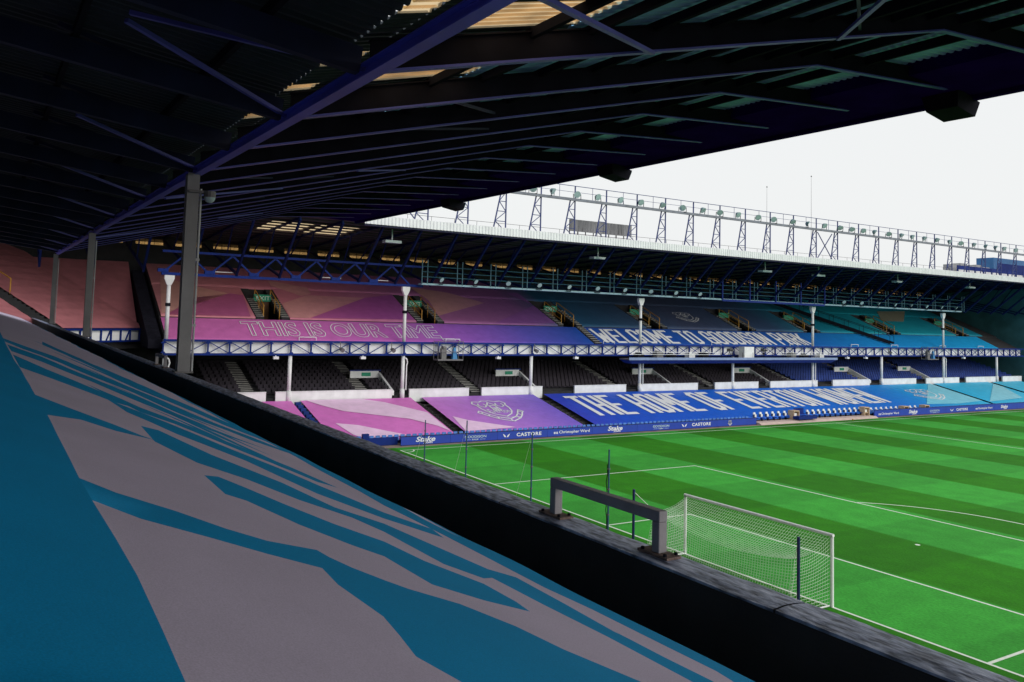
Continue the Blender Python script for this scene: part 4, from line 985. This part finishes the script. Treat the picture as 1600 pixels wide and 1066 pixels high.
# trusses across the roof
def rh(t):
    if t < 3.5: return 3.13+(3.5-t)*.12
    return chord(t)+.45
PK = (15.3, 5.76)
def chord(t): return 2.68+(t-3.5)*(PK[1]-2.68)/(PK[0]-3.5) if t < PK[0] else PK[1]+(t-PK[0])*(6.2-PK[1])/(20.7-PK[0])
def trs():
    k = {}
    a = MB(); lbar(a, (0, 3.5, chord(3.5)), (0, PK[0], PK[1]), .13, .03); lbar(a, (0, PK[0], PK[1]), (0, 20.9, 6.2), .12, .03); k['bottom_flange'] = (a, M_chord)
    b = MB()
    for t0, t1 in ((3.55, PK[0]), (PK[0], 20.9)):
        b.hexa([L(-.012, t0, chord(t0)+.017), L(.012, t0, chord(t0)+.017), L(.012, t1, chord(t1)+.017), L(-.012, t1, chord(t1)+.017),
                L(-.012, t0, chord(t0)+.36), L(.012, t0, chord(t0)+.36), L(.012, t1, chord(t1)+.36), L(-.012, t1, chord(t1)+.36)])
        lbar(b, (0, t0, chord(t0)+.372), (0, t1, chord(t1)+.372), .13, .02)
    k['web'] = (b, M_dark)
    d = MB(); lbar(d, (0, 3.42, 2.8), (0, -12.9, rh(-12.9)-.3), .12, .3); lbar(d, (0, 3.3, 2.72), (0, .6, 3.42), .09, .06); lbar(d, (0, -3.5, rh(-3.5)-.5), (0, -9.5, th(-9.5)-.3), .12, .12); k['rear_rafter'] = (d, M_rear)
    return k
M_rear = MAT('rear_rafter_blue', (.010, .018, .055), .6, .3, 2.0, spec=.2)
parts = None
for k in range(-2, 19):
    off = A_*k*2.85
    if parts is None:
        e = trs(); parts = {}
        r = e['web'][0].build('roof_rafter', M_dark, NS); parts['_'] = r; r.location = off
        for nme in ('bottom_flange', 'rear_rafter'):
            o = e[nme][0].build(nme, e[nme][1], r); parts[nme] = o
    else:
        r = inst(parts['_'], 'roof_rafter', NS, off)
        for nme in ('bottom_flange', 'rear_rafter'): inst(parts[nme], nme, r, (0, 0, 0))
# purlins, sheets, rooflights, soffit, gutter
for t in list(np.arange(-12, 2.5, 1.6))+[4.3, 5.75]+list(np.arange(6.7, 18.2, 1.16)):
    mb = MB(); h_ = rh(t); dp = .13 if t < 12 else .21; lbox(mb, S0, SR, t-.035, t+.035, h_-dp-.03, h_-.03); mb.build('purlin', M_dark, NS)
AMB = [(k*2.85+.75, (k+1)*2.85-.05) for k in range(1, 6)]
def corr(sa, sb, ta, tb, mat, name, par):
    per = .19; n = max(1, round((sb-sa)/per)); per = (sb-sa)/n; V = []; mb = MB()
    for i in range(n):
        for f, d in ((0, 0), (.3, 0), (.5, .05), (.8, .05)):
            V += [L(sa+(i+f)*per, ta, rh(ta)+d), L(sa+(i+f)*per, tb, rh(tb)+d)]
    V += [L(sb, ta, rh(ta)), L(sb, tb, rh(tb))]
    mb.add(V, [(2*i, 2*i+1, 2*i+3, 2*i+2) for i in range(len(V)//2-1)]); return mb.build(name, mat, par)
M_roofr = MAT('roof_sheet_shaded', (.018, .03, .042), .7, .3, 1.2)  # the same roof sheet, darkened in colour for the dim light further back
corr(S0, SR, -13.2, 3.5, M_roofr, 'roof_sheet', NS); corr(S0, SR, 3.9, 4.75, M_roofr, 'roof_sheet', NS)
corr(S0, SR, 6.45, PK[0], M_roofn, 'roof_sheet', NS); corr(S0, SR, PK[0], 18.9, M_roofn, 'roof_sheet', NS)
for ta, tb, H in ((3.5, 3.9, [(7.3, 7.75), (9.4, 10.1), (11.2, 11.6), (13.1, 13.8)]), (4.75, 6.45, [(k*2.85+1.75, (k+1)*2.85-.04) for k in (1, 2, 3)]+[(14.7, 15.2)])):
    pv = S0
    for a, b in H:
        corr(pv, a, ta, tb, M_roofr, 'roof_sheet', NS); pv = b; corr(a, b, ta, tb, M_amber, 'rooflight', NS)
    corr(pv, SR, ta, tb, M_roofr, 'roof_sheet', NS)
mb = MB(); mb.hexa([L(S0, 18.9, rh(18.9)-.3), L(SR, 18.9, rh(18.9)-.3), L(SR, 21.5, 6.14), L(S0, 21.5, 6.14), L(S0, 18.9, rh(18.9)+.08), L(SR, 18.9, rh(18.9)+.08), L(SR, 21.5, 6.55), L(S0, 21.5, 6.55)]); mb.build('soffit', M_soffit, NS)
mb = MB(); lbox(mb, S0, SR, 21.5, 21.7, 6.02, 6.55); mb.build('gutter', M_soffit, NS)
# roof bracing seen between the trusses
for a in (8.55, 25.65, 42.75):
    for t0, t1 in ((7.84, 3.9), (12.09, 9.2)):
        mb = MB(); lbar(mb, (a, t0, chord(t0)-.02), (a-2.85, t1, chord(t1)-.02), .07, .05); mb.build('wind_brace', M_chord, NS)
for k in range(1, 18):
    a = k*2.85
    if k % 3 != 0:
        t0 = random.choice((4.4, 6.0, 8.5)); t1 = t0+random.uniform(2.2, 4.5)
        mb = MB(); lbar(mb, (a+.05, t0, chord(t0)+.1), (a+2.8, t1, chord(t1)+.12), .05, .05); mb.build('roof_brace', M_navy, NS)
    if k % 2:
        mb = MB(); lbar(mb, (a, 3.5, 2.72), (a+1.2, 1.2, rh(1.2)-.2), .06, .05); lbar(mb, (a+2.85, 3.5, 2.72), (a+1.5, 1.2, rh(1.2)-.2), .06, .05); mb.build('knee_brace', M_chord, NS)
# floodlight boxes under the roof edge
for sc, lab in ((11.7, 'nearest black box lamp hanging from the near roof edge'), (25.45, 'middle black box lamp hanging from the near roof edge'), (39.0, 'farthest black box lamp hanging from the near roof edge')):
    t = thing('edge_lamp', lab, 'lamp', L(sc, 21.3, 6.05))
    mb = MB(); mb.hexa([L(sc-.42, 20.9, 5.76), L(sc+.42, 20.9, 5.76), L(sc+.42, 21.75, 5.62), L(sc-.42, 21.75, 5.62), L(sc-.5, 20.8, 6.2), L(sc+.5, 20.8, 6.2), L(sc+.5, 21.85, 6.0), L(sc-.5, 21.85, 6.0)]); mb.build('lamp_box', M_dark, t)
    mb = MB(); mb.hexa([L(sc-.38, 21.76, 5.65), L(sc+.38, 21.76, 5.65), L(sc+.38, 21.8, 5.65), L(sc-.38, 21.8, 5.65), L(sc-.44, 21.86, 5.97), L(sc+.44, 21.86, 5.97), L(sc+.44, 21.9, 5.97), L(sc-.44, 21.9, 5.97)]); mb.build('lamp_glass', M_lampb, t)
# dome camera by the first column head
t = thing('dome_lamp', 'small round dome fitting beside the head of the nearest column', 'lamp', L(16.9, 3.7, 2.1))
mb = MB(); P = Vector(L(16.9, 3.72, 2.15))
for k in range(5):
    a0, a1 = k*.31, (k+1)*.31; mb.tube(P+Vector((0, 0, -.11*math.sin(a0))), P+Vector((0, 0, -.11*math.sin(a1))), .11*math.cos(a0), 12, max(.11*math.cos(a1), .01), False)
mb.build('dome', M_lamp, t, True)
mb = MB(); mb.tube(P, P+Vector((0, 0, .12)), .115, 12); mb.bar(P+Vector((0, -.4, .1)), P+Vector((0, 0, .1)), .05); mb.build('bracket', M_grey, t)

# guard rail on the parapet
GR = thing('guard_rail', 'heavy grey square steel guard rail bolted on the parapet ledge', 'guard rail', L(4.0, 3.3, HP))
r_ = .031
def rails():
    mb = MB(); h0, h1 = HP+.022, -1.105
    o1 = [(3.49-.0, h0), (3.49, h1), (4.48, h1), (4.48, h0)]
    for sc in (3.487, 4.475): mb = MB(); lbox(mb, sc-r_, sc+r_, 3.30-r_, 3.30+r_, h0, h1-r_); mb.build('upright', M_railgrey, GR)
rails(); h1 = -1.105
mb = MB(); lbox(mb, 3.487-r_, 4.475+r_, 3.30-r_, 3.30+r_, h1-r_, h1+r_); tr_ = mb.build('top_bar', M_railgrey, GR)
for sc in (3.487, 4.475):
    mb = MB(); lbox(mb, sc-.12, sc+.12, 3.30-.055, 3.30+.055, HP+.008, HP+.022); bp_ = mb.build('foot_plate', MAT('rust', (.2, .14, .12), .8, .5, 20.0, .4, 90), GR)
    mb = MB()
    for a in (-.09, .09):
        for b in (-.042, .042): p = Vector(L(sc+a, 3.30+b, HP+.022)); mb.tube(p, p+Vector((0, 0, .014)), .011, 6)
    mb.build('bolt', M_dark, bp_)
for o in GR.children:
    if o.name.startswith(('upright', 'top_bar')):
        bv = o.modifiers.new('bevel', 'BEVEL'); bv.width = .006; bv.segments = 3
        bv.use_clamp_overlap = True

g2 = copy_thing(GR, tuple(np.array(L(4.0, 3.3, HP))+A_*14.75))
g2['label'] = 'small far guard rail on the parapet ledge left of the nearest column'
for y, hh, mt in ((31.8, .5, M_dark), (34.5, .7, M_grey), (36.4, .45, M_dark), (39.2, .55, M_white), (41.3, .6, M_dark), (56.0, .6, M_grey), (58.3, .45, M_dark), (61.2, .5, M_white)):
    mb = MB(); mb.box(-11.3, -10.6, y, y+.9, 6.3, 6.3+hh); mb.box(-11.2, -10.7, y+.15, y+.5, 6.3+hh, 6.42+hh); mb.build('equipment_case', mt, TP)

# ------------------------------------------------------------------ foreground seat cover with printed teal streaks
def fabric(name, col):
    m, t, b = node_mat(name)
    n = nz(t, 1.6, 5); g_ = nz(t, 210, 2)
    a = t.nodes.new('ShaderNodeMapRange'); a.inputs[1].default_value = .3; a.inputs[2].default_value = .7; a.inputs[3].default_value = .95; a.inputs[4].default_value = 1.04; t.links.new(n.outputs['Fac'], a.inputs[0])
    c = t.nodes.new('ShaderNodeMapRange'); c.inputs[1].default_value = .3; c.inputs[2].default_value = .7; c.inputs[3].default_value = .90; c.inputs[4].default_value = 1.1; t.links.new(g_.outputs['Fac'], c.inputs[0])
    k = t.nodes.new('ShaderNodeMath'); k.operation = 'MULTIPLY'; t.links.new(a.outputs[0], k.inputs[0]); t.links.new(c.outputs[0], k.inputs[1])
    v = t.nodes.new('ShaderNodeVectorMath'); v.operation = 'SCALE'; v.inputs[0].default_value = col; t.links.new(k.outputs[0], v.inputs['Scale'])
    t.links.new(v.outputs[0], b.inputs['Base Color']); b.inputs['Roughness'].default_value = .8; b.inputs['Specular IOR Level'].default_value = .2
    w1 = nz(t, 2.4, 4, stretch=(1, 2.2, 1)); ad = t.nodes.new('ShaderNodeMath'); ad.operation = 'MULTIPLY_ADD'; ad.inputs[1].default_value = .06
    t.links.new(g_.outputs['Fac'], ad.inputs[0]); t.links.new(w1.outputs['Fac'], ad.inputs[2])
    bp = t.nodes.new('ShaderNodeBump'); bp.inputs['Strength'].default_value = .12; bp.inputs['Distance'].default_value = .04
    t.links.new(ad.outputs[0], bp.inputs['Height']); t.links.new(bp.outputs[0], b.inputs['Normal'])
    return m
M_lil = fabric('cover_lilac_grey', C8(220, 208, 232))
M_tl = fabric('cover_teal', C8(4, 160, 222))
z7 = lambda pts: [(x/1.818, 480+y/1.818) for x, y in pts]
z8 = lambda pts: [(600+x/1.6, 700+y/1.6) for x, y in pts]
def ontarp(px, py):
    q = MLI@ray(px, py); k = (th(0))/(q[2]+tarp_sl*q[1]); return q*k
STK = [
 z7([(0,70),(12,95),(30,130),(40,150),(55,170),(100,250),(135,305),(180,395),(225,485),(265,550),(330,655),(390,760),(460,910),(545,1100),(400,1300),(-150,1300),(-150,400),(-40,110)]),
 z7([(225,485),(330,525),(500,580),(640,630),(760,665),(900,692),(935,712),(1000,742),(1091,778)])+z8([(60,355),(190,395),(330,452),(450,510),(700,610)])+z8([(330,660),(200,586),(80,520),(40,470),(0,425)])+z7([(1091,882),(960,790),(915,742),(760,700),(600,655),(400,600),(262,545)]),
 z7([(580,478),(620,482),(700,515),(800,560),(950,620),(1091,668)])+z8([(100,283),(250,340),(330,385),(365,410),(250,385),(120,345)])+z7([(1091,712),(1000,680),(850,620),(700,550),(640,530)]),
 z7([(100,250),(210,292),(330,335),(400,362),(440,376),(330,350),(230,318),(135,305)]),
 z7([(400,338),(450,350),(600,420),(800,500),(950,570),(1091,615)])+z8([(130,245),(260,300),(330,320),(450,385),(600,470),(700,520),(860,600),(790,592),(560,470),(400,390),(270,322),(250,325),(150,290)])+z7([(1091,640),(1000,600),(850,550),(700,490),(560,440),(440,380)]),
 z7([(305,262),(450,320),(650,402),(800,462),(1000,545),(1091,582)])+z8([(120,200),(150,222)])+z7([(1091,600),(900,530),(700,440),(500,360),(360,300)]),
 z7([(36,135),(130,175),(250,225),(330,258),(420,296),(330,272),(260,245),(150,205),(56,170)]),
 z7([(245,218),(400,285),(620,372),(820,452),(960,512),(900,495),(700,415),(500,335),(400,300)]),
 z7([(20,105),(120,142),(260,200),(420,268),(600,345),(760,405),(600,352),(420,280),(260,212),(120,156),(32,125)]),
 z7([(8,88),(150,138),(330,212),(520,292),(720,372),(900,442),(720,380),(520,302),(330,224),(150,150),(14,98)]),
 z7([(330,190),(480,255),(640,325),(800,392),(980,470),(800,400),(640,335),(480,268)]),
 z7([(120,98),(330,192),(520,272),(700,350),(520,280),(330,201),(120,106)]),
 z8([(-420,-92),(-220,8),(-60,90),(0,121),(100,178),(330,288),(540,388),(700,462),(870,540),(960,582),(1000,640),(940,620),(880,586),(830,555),(700,490),(520,400),(400,345),(150,215),(0,142),(-60,108),(-220,22),(-420,-82)]),
 z8([(575,455),(620,478),(700,520),(780,560),(880,610),(800,580),(690,525),(630,490)]),
]
for q in range(7):
    y0 = 92+q*9; x0 = 90+q*52; a_ = .42+.006*q; ln = 420+60*(q % 3)
    STK.append(z7([(x0, y0+(x0-90)*.41), (x0+ln*.5, y0+(x0-90)*.41+ln*.5*a_-3), (x0+ln, y0+(x0-90)*.41+ln*a_), (x0+ln*.5, y0+(x0-90)*.41+ln*.5*a_+4)]))
from mathutils.geometry import delaunay_2d_cdt
def wave(s, t):
    return .010*noise.noise((s*.5, t*1.1, 1.0))+.005*noise.noise((s*1.7+4, t*2.3, 5.0))
CV = []; CE = []
ss = -6.8
while ss < 78:
    for j in range(29): CV.append(Vector((ss+random.uniform(-.02, .02), TE-.04-8.6*(j/28)**1.5)))
    ss += .22 if ss < 9 else (.5 if ss < 25 else 1.2)
ss = -6.8; edge = []
while ss < 78: edge.append(len(CV)); CV.append(Vector((ss, edgef(ss)))); ss += .16 if ss < 20 else .5
CE += list(zip(edge, edge[1:]))
POLY = []
bw = [(q, TE+.06) for q in np.arange(-6.6, 60, .6)]; bi = [(q, TE-.05-.035*math.sin(q*.8)-.02*math.sin(q*2.3)) for q, _ in bw]
STRIP = bw+bi[::-1]
for pl in STK+[None]:
    P = [ontarp(*p) for p in pl] if pl else STRIP; Q = []
    for a, b in zip(P, P[1:]+P[:1]):          # soften the traced corners with extra points
        n_ = max(1, min(12, int(math.hypot(b[0]-a[0], b[1]-a[1])/.35)))
        for k in range(n_): Q.append((a[0]+(b[0]-a[0])*k/n_, min(a[1]+(b[1]-a[1])*k/n_, TE+.06)))
    Q = [(min(max(a, -6.7), 77), max(b, -6)) for a, b in Q]
    o = len(CV); CV += [Vector(q) for q in Q]; CE += [(o+k, o+(k+1) % len(Q)) for k in range(len(Q))]
    POLY.append((np.array(Q)))
rv, re_, rf_, *_ = delaunay_2d_cdt(CV, CE, [], 0, 1e-4)
def inside(x, y, Q):
    if not (Q[:, 0].min() < x < Q[:, 0].max() and Q[:, 1].min() < y < Q[:, 1].max()): return False
    x0, y0 = Q[:, 0], Q[:, 1]; x1, y1 = np.roll(x0, -1), np.roll(y0, -1)
    c = (y0 > y) != (y1 > y)
    with np.errstate(divide='ignore', invalid='ignore'): xi = x0+(y-y0)*(x1-x0)/(y1-y0)
    return (c & (x < xi)).sum() % 2 == 1
me = bpy.data.meshes.new('seat_cover')
vz = [L(v.x, v.y, th(v.y)+wave(v.x, v.y)) for v in rv]
fs_ = []; mi = []
for f in rf_:
    cx = sum(rv[i].x for i in f)/3; cy = sum(rv[i].y for i in f)/3
    if cy > edgef(cx)-.0005: continue
    a, b, c = (rv[i] for i in f)
    fs_.append(tuple(f) if (b-a).cross(c-a) < 0 else tuple(f)[::-1])
    mi.append(1 if any(inside(cx, cy, Q) for Q in POLY) else 0)
o = len(vz); hs = list(np.arange(-6.8, 60, .16))      # hem hanging down towards the parapet
for q in hs: e_ = edgef(q); w0 = th(e_)+wave(q, e_); vz += [L(q, e_, w0), L(q, e_+.03+.012*math.sin(q*3.1), w0-.16)]
for k in range(len(hs)-1): fs_.append((o+2*k, o+2*k+1, o+2*k+3, o+2*k+2)); mi.append(1)
me.from_pydata(vz, [], fs_); me.materials.append(M_lil); me.materials.append(M_tl)
me.polygons.foreach_set('material_index', mi); me.polygons.foreach_set('use_smooth', [True]*len(fs_)); me.update()
FC = bpy.data.objects.new('seat_cover', me); COL.objects.link(FC)
tag(FC, 'large lilac grey cover with teal streaks sloping down in the foreground', 'seat cover')
